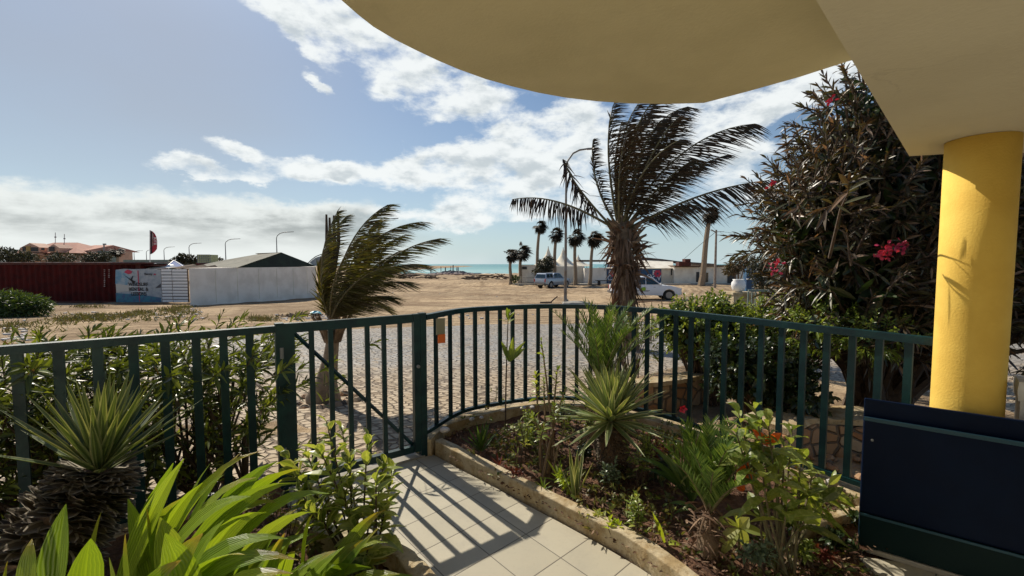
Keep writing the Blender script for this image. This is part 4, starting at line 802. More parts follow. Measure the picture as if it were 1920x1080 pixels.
# ------------------------------------------------------------------ cars
def pickup(loc, rz, paint, label, canopy=False, logo=False, sc=1.0):
    t = thing('pickup_truck', loc, label, 'car'); t.rotation_euler = (0, 0, rz); t.scale = (sc, sc, sc)
    wr = .40; ax = (1.65, -1.55)
    def arch(cx, a0, a1, r=.47, n=9): return [(cx+r*math.cos(a0+(a1-a0)*i/(n-1)), .38+r*math.sin(a0+(a1-a0)*i/(n-1))) for i in range(n)]
    out = [(-2.62, .52), (-2.64, .8), (-2.62, 1.10), (-2.5, 1.14), (-.95, 1.15), (1.08, 1.15), (1.6, 1.12), (2.15, 1.04), (2.46, .92), (2.58, .72), (2.60, .50), (2.5, .40)]+arch(1.65, -.1, math.pi+.1)+[(1.1, .36), (-1.05, .36)]+arch(-1.55, -.1, math.pi+.1)+[(-2.1, .45)]
    m = MB(); hw = .90; n = len(out); rows = [(-hw+.05, .0), (-hw, .0), (hw, .0), (hw-.05, .0)]
    def yy(z): return .90-.05*max(0, (z-.75)/.4)**2-.03*max(0, (.6-z)/.2)
    vs = [(x, -yy(z), z) for x, z in out]+[(x, yy(z), z) for x, z in out]
    m.add(vs, [tuple(range(n-1, -1, -1)), tuple(range(n, 2*n))]+[(i, (i+1) % n, n+(i+1) % n, n+i) for i in range(n)]); b = m.build('body', paint, t, local=True)
    bv = b.modifiers.new('b', 'BEVEL'); bv.width = .03; bv.segments = 2; bv.limit_method = 'ANGLE'; bv.angle_limit = R(40)
    cab = [(-.98, 1.15), (-.86, 1.62), (-.62, 1.78), (-.2, 1.81), (.25, 1.79), (.48, 1.72), (1.12, 1.15)]
    def yc(z): return .86-.19*(z-1.15)/.66
    def cabin(prof, name, mat):
        m = MB(); n = len(prof); vs = [(x, -yc(z), z) for x, z in prof]+[(x, yc(z), z) for x, z in prof]
        m.add(vs, [tuple(range(n)), tuple(range(2*n-1, n-1, -1))]+[(n+i, n+(i+1) % n, (i+1) % n, i) for i in range(n)]); o = m.build(name, mat, t, local=True); bv = o.modifiers.new('b', 'BEVEL'); bv.width = .03; bv.segments = 2; return o
    cabin(cab, 'cabin', paint)
    if canopy: cabin([(-2.55, 1.15), (-2.36, 1.70), (-2.2, 1.78), (-1.0, 1.78), (-1.0, 1.15)], 'canopy', paint)
    def win(pts, name='side_window', s_=(-1, 1)):
        for sg in s_:
            m = MB(); v = [(x, sg*(yc(z)+.008), z) for x, z in pts]; v2 = [(x, sg*(yc(z)-.01), z) for x, z in pts]; n = len(v); m.add(v+v2, [tuple(range(n)), tuple(range(2*n-1, n-1, -1))]+[(i, n+i, n+(i+1) % n, (i+1) % n) for i in range(n)]); m.build(name, 'carglass', t, local=True)
    win([(-.90, 1.2), (-.80, 1.60), (-.62, 1.70), (-.12, 1.73), (-.12, 1.2)]); win([(-.06, 1.2), (-.06, 1.73), (.22, 1.71), (.40, 1.66), (.92, 1.2)])
    if canopy: win([(-2.38, 1.24), (-2.26, 1.62), (-2.15, 1.68), (-1.72, 1.68), (-1.72, 1.24)], 'canopy_window'); win([(-1.66, 1.24), (-1.66, 1.68), (-1.1, 1.68), (-1.1, 1.24)], 'canopy_window')
    m = MB(); v = [(.50+.03, -.66, 1.71), (.50+.03, .66, 1.71), (1.10, .80, 1.19), (1.10, -.80, 1.19)]; m.add(v, [(0, 1, 2, 3)]); m.build('windscreen', 'carglass', t, local=True)
    x_ = -2.50 if canopy else -.96; m = MB(); v = [(x_-.04, -.72, 1.22), (x_-.04, .72, 1.22), (x_+.11, .62, 1.64), (x_+.11, -.62, 1.64)]; m.add(v, [(0, 1, 2, 3)]); m.build('rear_window', 'carglass', t, local=True)
    if not canopy: m = MB(); m.box((-1.78, 0, 1.16), (1.5, 1.5, .02)); m.build('bed_cover', 'blackp', t, local=True)
    for a in ax:
        for sg in (-1, 1):
            m = MB(); m.tube([(a, sg*.88, .39), (a, sg*.64, .39)], wr, 24); w = m.build('wheel', 'rubber', t, local=True)
            m = MB(); m.tube([(a, sg*.892, .39), (a, sg*.80, .39)], .25, 20, 0)
            m.build('rim', 'rim', w, local=True)
    for sg in (-1, 1):
        m = MB(); m.box((2.50, sg*.70, .84), (.18, .32, .16)); m.build('headlight', 'clearlamp', t, local=True)
        m = MB(); m.box((-2.62, sg*.80, .93), (.08, .14, .34)); m.build('tail_light', 'redlamp', t, local=True)
        m = MB(); m.box((.98, sg*.99, 1.24), (.10, .20, .16)); m.build('mirror', paint, t, local=True)
        for dx in (-.15, .55): m = MB(); m.box((dx, sg*.875, 1.0), (.16, .03, .03)); m.build('door_handle', 'rim', t, local=True)
    m = MB(); m.box((-2.70, 0, .60), (.16, 1.5, .16)); m.build('rear_bumper', 'rim', t, local=True); m = MB(); m.box((2.6, 0, .52), (.08, 1.5, .18)); m.box((2.60, 0, .76), (.04, .9, .16)); m.build('grille', 'blackp', t, local=True)
    if logo:
        o = text('M', 'lettering', .26, (0, 0, 0), (R(90), 0, 0), 'ink', t, sx=1.2); o.location = (-.62, -.915, .99)
        m = MB(); m.lathe((0, 0, 0), [(.01, -.005), (.14, -.005), (.14, .005), (.01, .005)], 14); m.v = [(x*1.3, z, y) for x, y, z in m.v]; o = m.build('logo_patch', 'lime', t, local=True); o.location = (-.28, -.912, .86)
        for k, (x, z, w) in enumerate(((-.3, .73, 1.0), (-.2, .69, .6))): m = MB(); m.box((x, -.906, z), (w, .006, .03)); m.build('logo_stripe', 'ink', t, local=True)
    return t
p = at(1208, 560, 33.5); pickup((p.x, 33.5, gz(0, 33.5)), -.07, 'carwhite', 'white pickup truck with a small door logo, partly hidden by the big palm trunk', logo=True, sc=1.0)
p = at(1037, 538, 51); pickup((p.x, 51, -1.3), R(48), 'carsilver', 'silver pickup truck with canopy parked by the lamp pole, seen from behind', canopy=True, sc=.98)
# a log line on the sand below the white pickup
p = at(1190, 567, 30.5); m = MB(); m.tube([at(1150, 568, 29.5), at(1200, 567.5, 29.3), at(1262, 567, 29)], .09, 6); o = m.build('wooden_beam', 'brown_rust'); o.location.z = .0; tag(o, 'long dark wooden beam lying on the sand under the white pickup truck', 'beam')
lq = gz(0, lp.y); m = MB(); q = at(1048, 565, lp.y); m.tube([(q.x-.6, q.y, lq+.02), (q.x-.1, q.y, lq+.45)], .05, 5); m.tube([(q.x-.5, q.y-.2, lq+.06), (q.x-1.3, q.y-.3, lq+.05)], .06, 5); tag(m.build('broken_plank', 'drift'), 'broken plank leaning in the sand beside the near lamp pole', 'plank')
m = MB(); q = at(1080, 567, lp.y-1); m.lathe((q.x, q.y, lq+.03), [(.5, 0), (.45, .1), (.2, .18), (.02, .2)], 9); m.v = [(x+(x-q.x)*.9, y, z) for x, y, z in m.v]; tag(m.build('concrete_lump', 'concrete'), 'flat pale concrete lump on the sand right of the near lamp pole', 'rubble')
# ------------------------------------------------------------------ beach: driftwood, posts, rocks
k = 0
for x, yb, yt in ((808, 510, 500), (827, 511, 500), (835, 512, 501), (845, 511, 499.5), (849.5, 511, 497), (856, 511, 501), (859, 511, 501)):
    p = at(x, yb, 118); q = at(x+random.uniform(-.4, .4), yt, 118); m = MB(); m.tube([(p.x, 118, -1.5), q], .10 if k % 2 else .16, 6); o = m.build('beach_post', 'rock'); tag(o, ['leftmost dark post on the shore', 'second dark shore post from the left, standing alone', 'thicker dark shore post, third from the left', 'dark shore post just left of the tallest one', 'tallest dark post on the shore', 'short dark shore post right of the tallest one', 'rightmost short dark post on the shore'][k]+', against the sea', 'post', 'posts standing on the shore'); k += 1
def rocks(name, px, Y, n, sx, sz, size, mat, label, cat=None):
    m = MB()
    for i in range(n):
        x = random.gauss(0, 1); c = at(px+x*sx, 500, Y+random.gauss(0, 1.5)); s_ = size*random.uniform(.4, 1.3); zb_ = gz(c.x, c.y); h = sz*math.exp(-x*x*.5)*random.uniform(.4, 1)
        v = []; 
        for z, r_ in ((-.2, 1), (.4, 1), (.9, .5)):
            for j in range(6): a_ = j*1.047+i; rr = s_*r_*random.uniform(.7, 1.2); v.append((c.x+math.cos(a_)*rr*1.4, c.y+math.sin(a_)*rr, zb_+h*z+.1))
        m.add(v, [(a*6+j, a*6+(j+1) % 6, a*6+6+(j+1) % 6, a*6+6+j) for a in range(2) for j in range(6)]+[tuple(12+j for j in range(6))])
    o = m.build(name, mat); o['kind'] = 'stuff'; o['label'] = label; return o
rocks('rocks', 850, 118, 90, 24, 1.1, .8, 'rock', 'dark rocks and flotsam along the water line'); rocks('pale_rubble', 845, 112, 50, 26, .6, .45, 'rusttop', 'pale rubble in front of the shore rocks')
rocks('seaweed', 770, 105, 60, 26, .55, 1.3, 'drift', 'brown seaweed banks on the beach')
for k, (x, Y, w, h, lb) in enumerate(((757, 84, 2.5, .7, 'brown driftwood heap on the beach just right of the small palm'), (806, 82, 3.6, .4, 'long low driftwood heap below the shore posts'), (884, 78, 2.4, .7, 'driftwood heap left of the dark mound on the beach'), (924, 77, 5.0, .95, 'largest brown mound of driftwood near the fan palms'))):
    m = MB(); c = at(x, 500, Y); zz = gz(c.x, Y)
    for i in range(26):
        u = random.gauss(0, .4)*w; a = Vector((c.x+u, Y+random.gauss(0, .5), zz+random.uniform(0, h*math.exp(-(u/w)**2*2)))); d = Vector((random.gauss(0, 1), random.gauss(0, .6), random.gauss(0, .25)))*w*.22; m.tube([a-d, a, a+d], [.04, .12, .05], 5)
    tag(m.build('driftwood_heap', 'drift'), lb, 'driftwood', 'driftwood on the beach')
# ------------------------------------------------------------------ fan palms far away
def fanpalm(px, ytop, ybase, Y, r_, label, group, lean=0, thick=.26, wind=.6, skirt=1.0, nfan=26):
    c = at(px, ytop, Y); zb_ = gz(c.x, Y); t = thing('fan_palm', (c.x, Y, zb_), label, 'palm tree', group); cz = c.z
    m = MB(); b = Vector((c.x-lean, Y, zb_)); k = 8; m.tube([b.lerp(Vector((c.x, Y, cz)), i/(k-1))+Vector((math.sin(i*1.1)*.05, 0, 0)) for i in range(k)], [thick*(1.25 if i == 0 else 1-.35*i/k) for i in range(k)], 8); m.build('trunk', 'palmtrunk', t)
    def fan(m, o, d, r, up):
        d = d.normalized(); x = d.cross(up).normalized(); y = x.cross(d)
        P = []; D = []
        for i in range(13):
            a = (i/12-.5)*3.6; dd = d*math.cos(a)+x*math.sin(a)*1.0+y*random.uniform(-.12, .12); P.append(o); D.append(dd)
        m.leaves(P, D, [y]*13, r*rng.uniform(.75, 1.05, 13), r*.17, np.array((wind*.35, 0, -.35))[None]*np.ones((13, 1)), (.4, 1, .75, .1), .1)
    m = MB(); C_ = Vector((c.x, Y, cz))
    for i in range(nfan):
        el = random.uniform(-.7, 1.2); az = random.uniform(0, 6.28); d = Vector((math.cos(az)*math.cos(el), math.sin(az)*math.cos(el), math.sin(el)))+Vector((wind, 0, 0)); s_ = C_+d.normalized()*r_*random.uniform(.25, .6); m.tube([C_, s_], .02, 3); fan(m, s_, d+Vector((0, 0, -.1)), r_*.55, Vector((0, 0, 1)))
    m.build('crown', 'lf_fan', t)
    m = MB()
    for i in range(14): az = random.uniform(0, 6.28); d = Vector((math.cos(az)*.45+wind*.35, math.sin(az)*.45, -1)); fan(m, C_+Vector((0, 0, -.15)), d, r_*.62*skirt, Vector((math.cos(az), math.sin(az), .3)))
    m.build('dry_skirt', 'lf_redp' if False else 'lf_fan', t)
    return t
G7 = 'fan palms near the beach building'
for px, yt, Y, r_, th_, ln, lb in ((957, 478, 57, 1.35, .24, 0, 'short fan palm at the far left end of the beach building'), (977, 472, 60, 1.7, .26, .2, 'short bushy fan palm just right of the leftmost one'), (1011, 424, 57, 1.35, .24, .4, 'tall fan palm left of the silver pickup truck'), (1042, 440, 57, 1.35, .26, .2, 'fan palm just left of the near lamp pole'), (1078, 444, 57, 1.65, .26, -.1, 'fan palm right of the near lamp pole, before the white wall'), (1112, 448, 57, 1.65, .25, .4, 'fan palm partly hidden by the big palm skirt')):
    fanpalm(px, yt, 530, Y, r_, lb, G7, ln, th_)
fanpalm(1330, 402, 533, 55, 1.5, 'tall fan palm with a thick rough trunk beside the utility pole', G7, .8, .40, .5, 1.1, 34)
# far palms and trees at the left
def roundtree(name, cs, Y, n, ls, lw, mat, label, cat, trunk=None, group=None, tw=.06):
    """small far tree: clumps (px, py, rx, rz in px)"""
    c0 = at(cs[0][0], cs[0][1], Y); zb_ = gz(c0.x, Y); t = thing(name, (c0.x, Y, zb_), label, cat, group); m = MB(); k_ = Y/800; P = []; D = []
    tot = sum(c[2]*c[3] for c in cs)
    for x, y, rx, rz in cs:
        c = at(x, y, Y); nn_ = int(n*rx*rz/tot)
        q = rv(nn_); q /= np.linalg.norm(q, axis=1, keepdims=True); q *= rng.uniform(.25, 1.08, (nn_, 1))**.6; P.append(q*np.array((rx*k_, rx*k_*.8, rz*k_))+np.array(c)); D.append(q*.8+rv(nn_)*.7)
    P = np.vstack(P); D = np.vstack(D); n_ = len(P); m.leaves(P, D, rv(n_), rng.uniform(.6, 1.2, n_)*ls, lw, (0, 0, -.15), (.4, 1, .6, .1)); m.build('crown', mat, t)
    m = MB(); q = [Vector((c0.x, Y, zb_)), Vector((c0.x+.05, Y, (zb_+c0.z)/2)), c0]; m.tube(q, [tw, tw*.8, tw*.5], 6)
    for x, y, rx, rz in cs: m.tube([q[1], at(x, y, Y)], [tw*.6, tw*.25], 5)
    m.build('trunk', 'bark', t); return t
roundtree('shrub_tree', [(20, 480, 34, 12), (8, 475, 14, 12), (45, 484, 22, 9)], 60, 1900, .42, .14, 'lf_tree', 'dark tree group behind the container at the far left', 'tree', tw=.15)
roundtree('shrub_tree', [(120, 483, 24, 8), (105, 487, 18, 6)], 62, 600, .6, .12, 'lf_tree', 'wispy dark tree before the tiled house', 'tree', tw=.12)
roundtree('shrub_tree', [(172, 482, 13, 10), (166, 488, 14, 7)], 70, 700, .4, .14, 'lf_tree', 'small dark tree right of the tiled house', 'tree', tw=.12)
roundtree('shrub_tree', [(198, 482, 10, 10), (192, 488, 8, 6)], 70, 500, .45, .14, 'lf_tree', 'small ragged tree beside the thin light pole', 'tree', tw=.12)
fanpalm(220, 473, 500, 68, 1.25, 'small round fan palm standing above the container', None, 0, .22, .05, .8, 30)
roundtree('shrub_tree', [(343, 485, 10, 9), (335, 489, 12, 6)], 58, 700, .4, .14, 'lf_tree', 'dark round tree just right of the blue tent', 'tree', tw=.12)
roundtree('shrub_tree', [(360, 487, 9, 8), (402, 488, 12, 5)], 58, 600, .4, .14, 'lf_tree', 'small dark tree left of the square water tank', 'tree', tw=.12)
roundtree('rust_tree', [(1384, 497, 20, 15), (1400, 487, 14, 10), (1372, 505, 14, 10)], 24, 900, .22, .07, 'lf_rustree', 'small brownish tree left of the oleander, above the white pot', 'tree', tw=.06)
roundtree('dark_shrub', [(1022, 497, 15, 11), (1017, 508, 18, 9), (1028, 488, 8, 7)], 54, 1200, .4, .14, 'lf_tree', 'dark spiky shrub left of the silver pickup truck', 'shrub', tw=.1)
roundtree('green_shrub', [(40, 575, 44, 22), (8, 570, 40, 26), (68, 572, 22, 9)], 17.5, 4200, .20, .05, 'lf_farbush', 'bright green shrub on the sand at the left edge before the container', 'shrub', tw=.06)
roundtree('green_shrub', [(965, 522, 8, 5)], 57, 160, .35, .12, 'lf_farbush', 'little green shrub at the foot of the leftmost fan palm', 'shrub', tw=.05)
# weeds, litter: nobody could count these
def scatter(name, areas, mat, ls, lw, up, label, per=7):
    m = MB()
    for x0, y0, x1, y1, n in areas:
        P = []
        for i in range(n):
            c = ong(random.uniform(x0, x1), random.uniform(y0, y1)); 
            for k in range(per): P.append(c+Vector((random.gauss(0, .18), random.gauss(0, .18), .0)))
        q = rv(len(P)); q[:, 2] = np.abs(q[:, 2])+up; m.leaves([tuple(p) for p in P], q, rv(len(P)), rng.uniform(.5, 1.3, len(P))*ls, lw, (0.1, 0, -.1), (.6, 1, .1))
    o = m.build(name, mat); o['kind'] = 'stuff'; o['label'] = label
scatter('weeds', [(95, 590, 380, 604, 60), (0, 605, 120, 625, 16), (125, 597, 150, 602, 20), (160, 592, 205, 602, 40), (225, 588, 250, 596, 14), (245, 584, 290, 592, 26), (300, 578, 330, 586, 22), (325, 574, 366, 590, 50), (100, 598, 140, 610, 10), (145, 573, 190, 578, 18), (470, 596, 515, 603, 26), (540, 590, 590, 595, 12), (650, 580, 680, 584, 12), (0, 602, 60, 615, 8)], 'lf_weed', .20, .03, .5, 'dry green weeds on the sand', 10)
m = MB()
for x0, y0, x1, y1, n in ((80, 585, 380, 600, 120), (330, 575, 370, 590, 40), (0, 600, 60, 640, 40), (500, 590, 620, 602, 80), (700, 530, 1100, 560, 50), (520, 760, 700, 800, 0), (1210, 700, 1300, 740, 30), (820, 590, 1000, 600, 30)):
    for i in range(n):
        c = ong(random.uniform(x0, x1), random.uniform(y0, y1)); s_ = random.uniform(.02, .085); m.box(c+Vector((0, 0, s_*.3)), (s_*random.uniform(1, 2), s_, s_*.6), random.uniform(0, 3))
o = m.build('litter', 'white_pebble'); o['kind'] = 'stuff'; o['label'] = 'pale stones and litter scattered on the sand'
m = MB(); q = ong(590, 594); 
for i in range(24): a = Vector((q.x+random.gauss(-.3, .5), q.y+random.gauss(0, .3), q.z+.05)); d = Vector((random.gauss(0, .25), random.gauss(0, .2), random.uniform(0, .12))); m.tube([a, a+d], [.03, .02], 4)
tag(m.build('branch_heap', 'drift'), 'heap of dry branches on the sand left of the small palm', 'branches')
m = MB(); q = ong(592, 591); m.lathe(q, [(.02, 0), (.24, .02), (.20, .12), (.10, .17), (.02, .15)], 9); m.v = [(x+random.uniform(-.05, .05), y, z+random.uniform(-.03, .03)) for x, y, z in m.v]; tag(m.build('plastic_bag', 'bagblue'), 'bright blue plastic bag on the sand left of the small palm', 'bag')
# ------------------------------------------------------------------ garden walls outside the railing on the right
m = MB(); m.sweep(dense([(.95, 4.75), (1.35, 4.55), (1.75, 4.65), (2.2, 4.9)], .1), .16, -.3, .20, wob=.012); tag(m.build('planter_wall', 'rubble_stone'), 'low rubble planter wall behind the striped yucca, outside the railing', 'wall')
m = MB(); m.sweep(dense([(.95, 4.75), (1.35, 4.55), (1.75, 4.65), (2.2, 4.9)], .1), .20, .20, .245, wob=.006); tag(m.build('wall_coping', 'kerb_stone'), 'pale coping along the rubble planter wall behind the striped yucca', 'coping')
m = MB(); m.sweep(dense([(2.05, 3.35), (2.5, 3.55), (2.95, 3.5), (3.6, 3.3)], .1), .22, -.3, .17, wob=.02); tag(m.build('planter_wall', 'rubble_stone'), 'low orange rubble stone wall under the oleander, seen through the railing', 'wall')
m = MB(); m.sweep(dense([(2.05, 3.40), (2.5, 3.65), (2.95, 3.6), (3.6, 3.4)], .1), .36, .17, .22, wob=.012); tag(m.build('wall_coping', 'kerb_stone'), 'pale flat coping on the rubble wall under the oleander', 'coping')
m = MB(); 
for i in range(70): c = Vector((random.uniform(1.7, 3.4), random.uniform(2.75, 3.4), -.07)); s_ = random.uniform(.015, .06); m.lathe(c, [(s_*.7, -.3*s_), (s_, .2*s_), (.6*s_, .7*s_), (.05*s_, .8*s_)], 7)
o = m.build('rocky_rubble', 'rubble_stone'); o['kind'] = 'stuff'; o['label'] = 'loose stones on the bare ground outside the railing'
sg_ = MB(); sg_.add([(1.2, 2.2, -.07), (4.5, 1.2, -.07), (5.5, 5, -.09), (3, 7, -.15), (1.1, 5.6, -.14), (.9, 4.3, -.09)], [(0, 1, 2, 3, 4, 5)]); struct(sg_.build('bare_ground', 'sand_ground'))
# pillar with white pot, little gate beside it
q = at(1391, 550, 11); zb_ = gz(q.x, 11); m = MB(); m.box((q.x, 11.1, (zb_+q.z)/2-.02), (.55, .45, q.z-zb_)); m.box((q.x, 11.1, q.z), (.62, .52, .06)); tag(m.build('stone_pillar', 'kerb_stone'), 'sandy masonry pillar carrying the white pot', 'pillar')
m = MB(); z_ = q.z+.032; m.lathe((q.x-.07, 11.05, z_), [(.08, 0), (.14, .05), (.17, .16), (.165, .24), (.125, .30), (.14, .33), (.12, .33), (.11, .26)], 18); tag(m.build('white_pot', 'white_paint', smooth=True), 'round white garden pot on the sandy pillar', 'pot')
t = thing('metal_gate', tuple(at(1422, 580, 10.5)), 'small green garden gate with thin bars right of the white pot', 'gate'); m = MB(); a = at(1403, 545, 10.5); b_ = at(1452, 547, 10.5); zb2 = gz(a.x, 10.5)+.1
m.box(((a.x+b_.x)/2, 10.5, a.z), (b_.x-a.x, .05, .05)); m.box(((a.x+b_.x)/2, 10.5, zb2), (b_.x-a.x, .04, .04)); m.build('frame', 'greengrey', t)
for i in range(8): x = a.x+(b_.x-a.x)*i/7; m = MB(); m.box((x, 10.5, (a.z+zb2)/2), (.022, .022, a.z-zb2-.05)); m.build('bar', 'greengrey', t)
m = MB(); q = at(1405, 505, 28); w = at(1399, 470, 28); m.box((q.x, 28, .2), (.55, .4, 2.6)); o = m.build('service_box', 'muralblue'); tag(o, 'dark blue cabinet with a white stripe behind the white pot', 'cabinet'); m = MB(); z_ = at(1400, 523, 27.8).z; m.box((q.x, 27.78, z_), (.56, .03, .09)); m.build('stripe', 'paper_white', o)
t = roundtree('green_tree', [(1428, 493, 22, 12), (1440, 505, 18, 16), (1418, 510, 16, 12), (1436, 530, 22, 18)], 20, 1500, .18, .06, 'lf_tree', 'dark green tree in the gap between white pot and oleander', 'tree', tw=.07)
# ------------------------------------------------------------------ coconut palms in the wind
def frond(lm, rm, pts, n, ll, wind=(1, 0, -.1), wk=1.0, lw=.028, r0=.022, start=.12, side=.55, tk=.45, droop=.35, one=None):
    """one feather leaf; pts = 4 bezier points"""
    cv = bez(*pts, 40); rm.tube([cv[i] for i in range(0, 40, 3)]+[cv[-1]], [r0*(1-.85*i/14) for i in range(15)], 5)
    P = []; D = []; N = []; L = []; w = Vector(wind)
    for s_ in (-1, 1):
        if one and s_ != one: continue
        for i in range(n):
            t = start+(1-start)*(i+random.random())/n; f = t*39; k = min(38, int(f)); p = cv[k].lerp(cv[k+1], f-k); T = (cv[min(k+1, 39)]-cv[max(k-1, 0)]).normalized()
            up = Vector((0, -.35, 1)); sd = T.cross(up); sd = sd.normalized() if sd.length > .05 else Vector((0, -1, 0))
            d = sd*s_*side+T*tk*(1+.6*t)+w*wk*random.uniform(.75, 1.25)+Vector(rng.normal(size=3))*.09
            P.append(p); D.append(d); N.append(T.cross(d)+Vector((0, -.3, .5))); L.append(ll*(math.sin(math.pi*(.12+.80*t))**.6)*random.uniform(.8, 1.12))
    n_ = len(P); lm.leaves(P, D, N, L, lw, np.array((.12, 0, -droop))[None]*rng.uniform(.5, 1.4, (n_, 1)), (.5, 1, .85, .5, .05), .18)
# small palm left
Yp = 5.06; base = ong(606, 752); pal = thing('coconut_palm', tuple(base), 'small wind-bent coconut palm with a bulging base on the cobbles, behind the gate', 'palm tree')
m = MB(); tr = [base+Vector((0, 0, -.1)), base+Vector((.0, 0, .05)), at(612, 715, Yp), at(620, 670, Yp), at(625, 630, Yp), at(626, 600, Yp), at(628, 575, Yp)]; m.tube(tr, [.19, .20, .125, .085, .07, .075, .05], 12); m.build('trunk', 'palmtrunk', pal, smooth=True)
lm = MB(); rm = MB()
def PX(seq, dY, Y0): return [at(x, y, Y0+d) for (x, y), d in zip(seq, dY)]
FL = [([(618, 600), (592, 530), (600, 455), (632, 398)], (0, -.1, -.2, -.1)), ([(620, 595), (600, 500), (612, 440), (650, 405)], (0, .3, .5, .6)), ([(622, 595), (630, 500), (660, 420), (727, 384)], (0, -.2, -.3, -.3)),
      ([(624, 595), (650, 490), (700, 425), (790, 416)], (0, -.1, -.2, -.3)), ([(625, 595), (680, 520), (740, 460), (826, 447)], (0, 0, 0, .1)), ([(625, 595), (670, 530), (740, 480), (800, 500)], (0, .3, .5, .6)),
      ([(625, 598), (660, 550), (710, 520), (765, 530)], (0, -.3, -.5, -.5)), ([(625, 600), (650, 575), (690, 560), (722, 580)], (0, .2, .4, .5)), ([(622, 598), (640, 540), (680, 470), (700, 440)], (0, .5, .9, 1.0)), 
      ([(620, 598), (615, 540), (640, 480), (668, 450)], (0, -.5, -.8, -.9)), ([(620, 598), (600, 560), (596, 500), (612, 460)], (0, -.2, -.3, -.4)), ([(622, 600), (630, 560), (680, 500), (740, 500)], (0, -.5, -.8, -.8)), ([(618, 600), (604, 570), (596, 530), (600, 490)], (0, .1, .1, .1)), ([(624, 598), (645, 540), (690, 500), (750, 470)], (0, .3, .3, .3)), ([(622, 600), (650, 530), (680, 470), (760, 440)], (0, .5, .6, .5)),
      ([(622, 602), (625, 560), (655, 520), (700, 525)], (0, -.3, -.5, -.6)), ([(624, 602), (645, 575), (680, 545), (735, 560)], (0, -.1, -.2, -.2)), ([(624, 600), (640, 530), (670, 460), (705, 415)], (0, .1, .2, .2))]
for i, (sq, dy) in enumerate(FL):
    sh_ = i in (0, 1, 10, 12); frond(lm, rm, PX(sq, dy, Yp), 74, .27 if sh_ else .36, (1, 0, -.28 if not sh_ else -.4), .80 if not sh_ else .5, .0135, .015, .10, .50, .60, .16)
m2 = MB()
for x, yt in ((612, 402), (618, 408), (626, 404), (634, 396)): m2.tube([at(624, 520, Yp+.05), at(x+1, 455, Yp+.1), at(x, yt, Yp+.1)], [.03, .022, .012], 5)
rm2 = lm.build('fronds', 'lf_palm', pal); rm.build('frond_stems', 'stemg', pal); m2.build('spear_leaf', 'stemd', pal)
m = MB()
for i in range(16): a = random.uniform(0, 6.28); s_ = Vector((math.cos(a)*.07, math.sin(a)*.07, 0)); p = at(624, 640, Yp)+s_; m.tube([p, p+s_*.6+Vector((0, 0, .12)), p+s_*2.2+Vector((0, 0, .32))], [.03, .026, .012], 5)
m.build('leaf_stub', 'drytrunk', pal)
m = MB()
for i in range(20): a = random.uniform(0, 6.28); m.lathe((base.x+math.cos(a)*.36*random.uniform(.6, 1.2), base.y+math.sin(a)*.3, base.z-.02), [(.07, 0), (.08, .03), (.03, .07), (.005, .075)], 6)
o = m.build('trunk_rubble', 'rubble_stone'); o['kind'] = 'stuff'; o['label'] = 'stones and dead fronds heaped round the foot of the small palm'
# big palm right
Yq = 9.0; bq = at(1176, 640, Yq); bq.z = gz(bq.x, Yq); pal = thing('coconut_palm', tuple(bq), 'large coconut palm with shaggy dry skirt and fronds streaming right in the wind', 'palm tree')
m = MB(); m.tube([bq+Vector((0, 0, -.2)), bq+Vector((0, 0, .1)), at(1175, 590, Yq), at(1174, 540, Yq), at(1170, 490, Yq), at(1165, 440, Yq), at(1165, 405, Yq)], [.30, .25, .20, .18, .19, .18, .1], 14); m.build('trunk', 'drytrunk', pal, smooth=True)
lm = MB(); rm = MB()
FR = [([(1160, 430), (1140, 330), (1132, 250), (1152, 192)], (0, -.1, -.2, -.2), .75), ([(1160, 430), (1150, 330), (1160, 240), (1200, 190)], (0, .3, .5, .6), .95), ([(1165, 430), (1170, 310), (1185, 220), (1235, 180)], (0, -.3, -.6, -.6), 1.05),
      ([(1168, 430), (1185, 310), (1215, 215), (1290, 200)], (0, .2, .4, .5), 1.05), ([(1170, 425), (1225, 320), (1310, 240), (1416, 232)], (0, 0, 0, 0), 1.05), ([(1172, 430), (1225, 365), (1290, 310), (1365, 290)], (0, .5, .9, 1), .8),
      ([(1178, 430), (1250, 390), (1330, 350), (1442, 338)], (0, -.2, -.4, -.5), .85), ([(1176, 430), (1235, 395), (1290, 370), (1335, 395)], (0, .3, .6, .8), .7), ([(1150, 428), (1098, 375), (1066, 330), (1056, 298)], (0, .1, .2, .2), .5),
      ([(1146, 425), (1080, 385), (1020, 362), (960, 374)], (0, -.1, -.2, -.3), .55), ([(1168, 428), (1200, 320), (1240, 250), (1270, 222)], (0, -.5, -.9, -1.1), .95), ([(1164, 428), (1160, 300), (1172, 250), (1215, 215)], (0, .7, 1.1, 1.3), .9),
      ([(1166, 428), (1185, 350), (1215, 290), (1275, 262)], (0, -.6, -1.1, -1.3), .85), ([(1162, 428), (1158, 350), (1160, 290), (1178, 240)], (0, -.6, -1.0, -1.2), .75), ([(1172, 428), (1215, 370), (1260, 320), (1300, 300)], (0, -.4, -.7, -.8), .8), ([(1160, 428), (1120, 370), (1105, 310), (1112, 262)], (0, .4, .6, .7), .5),
      ([(1166, 428), (1190, 330), (1205, 260), (1240, 225)], (0, .2, .2, .2), .9), ([(1162, 428), (1150, 350), (1150, 290), (1165, 230)], (0, .2, .2, .2), .7)]
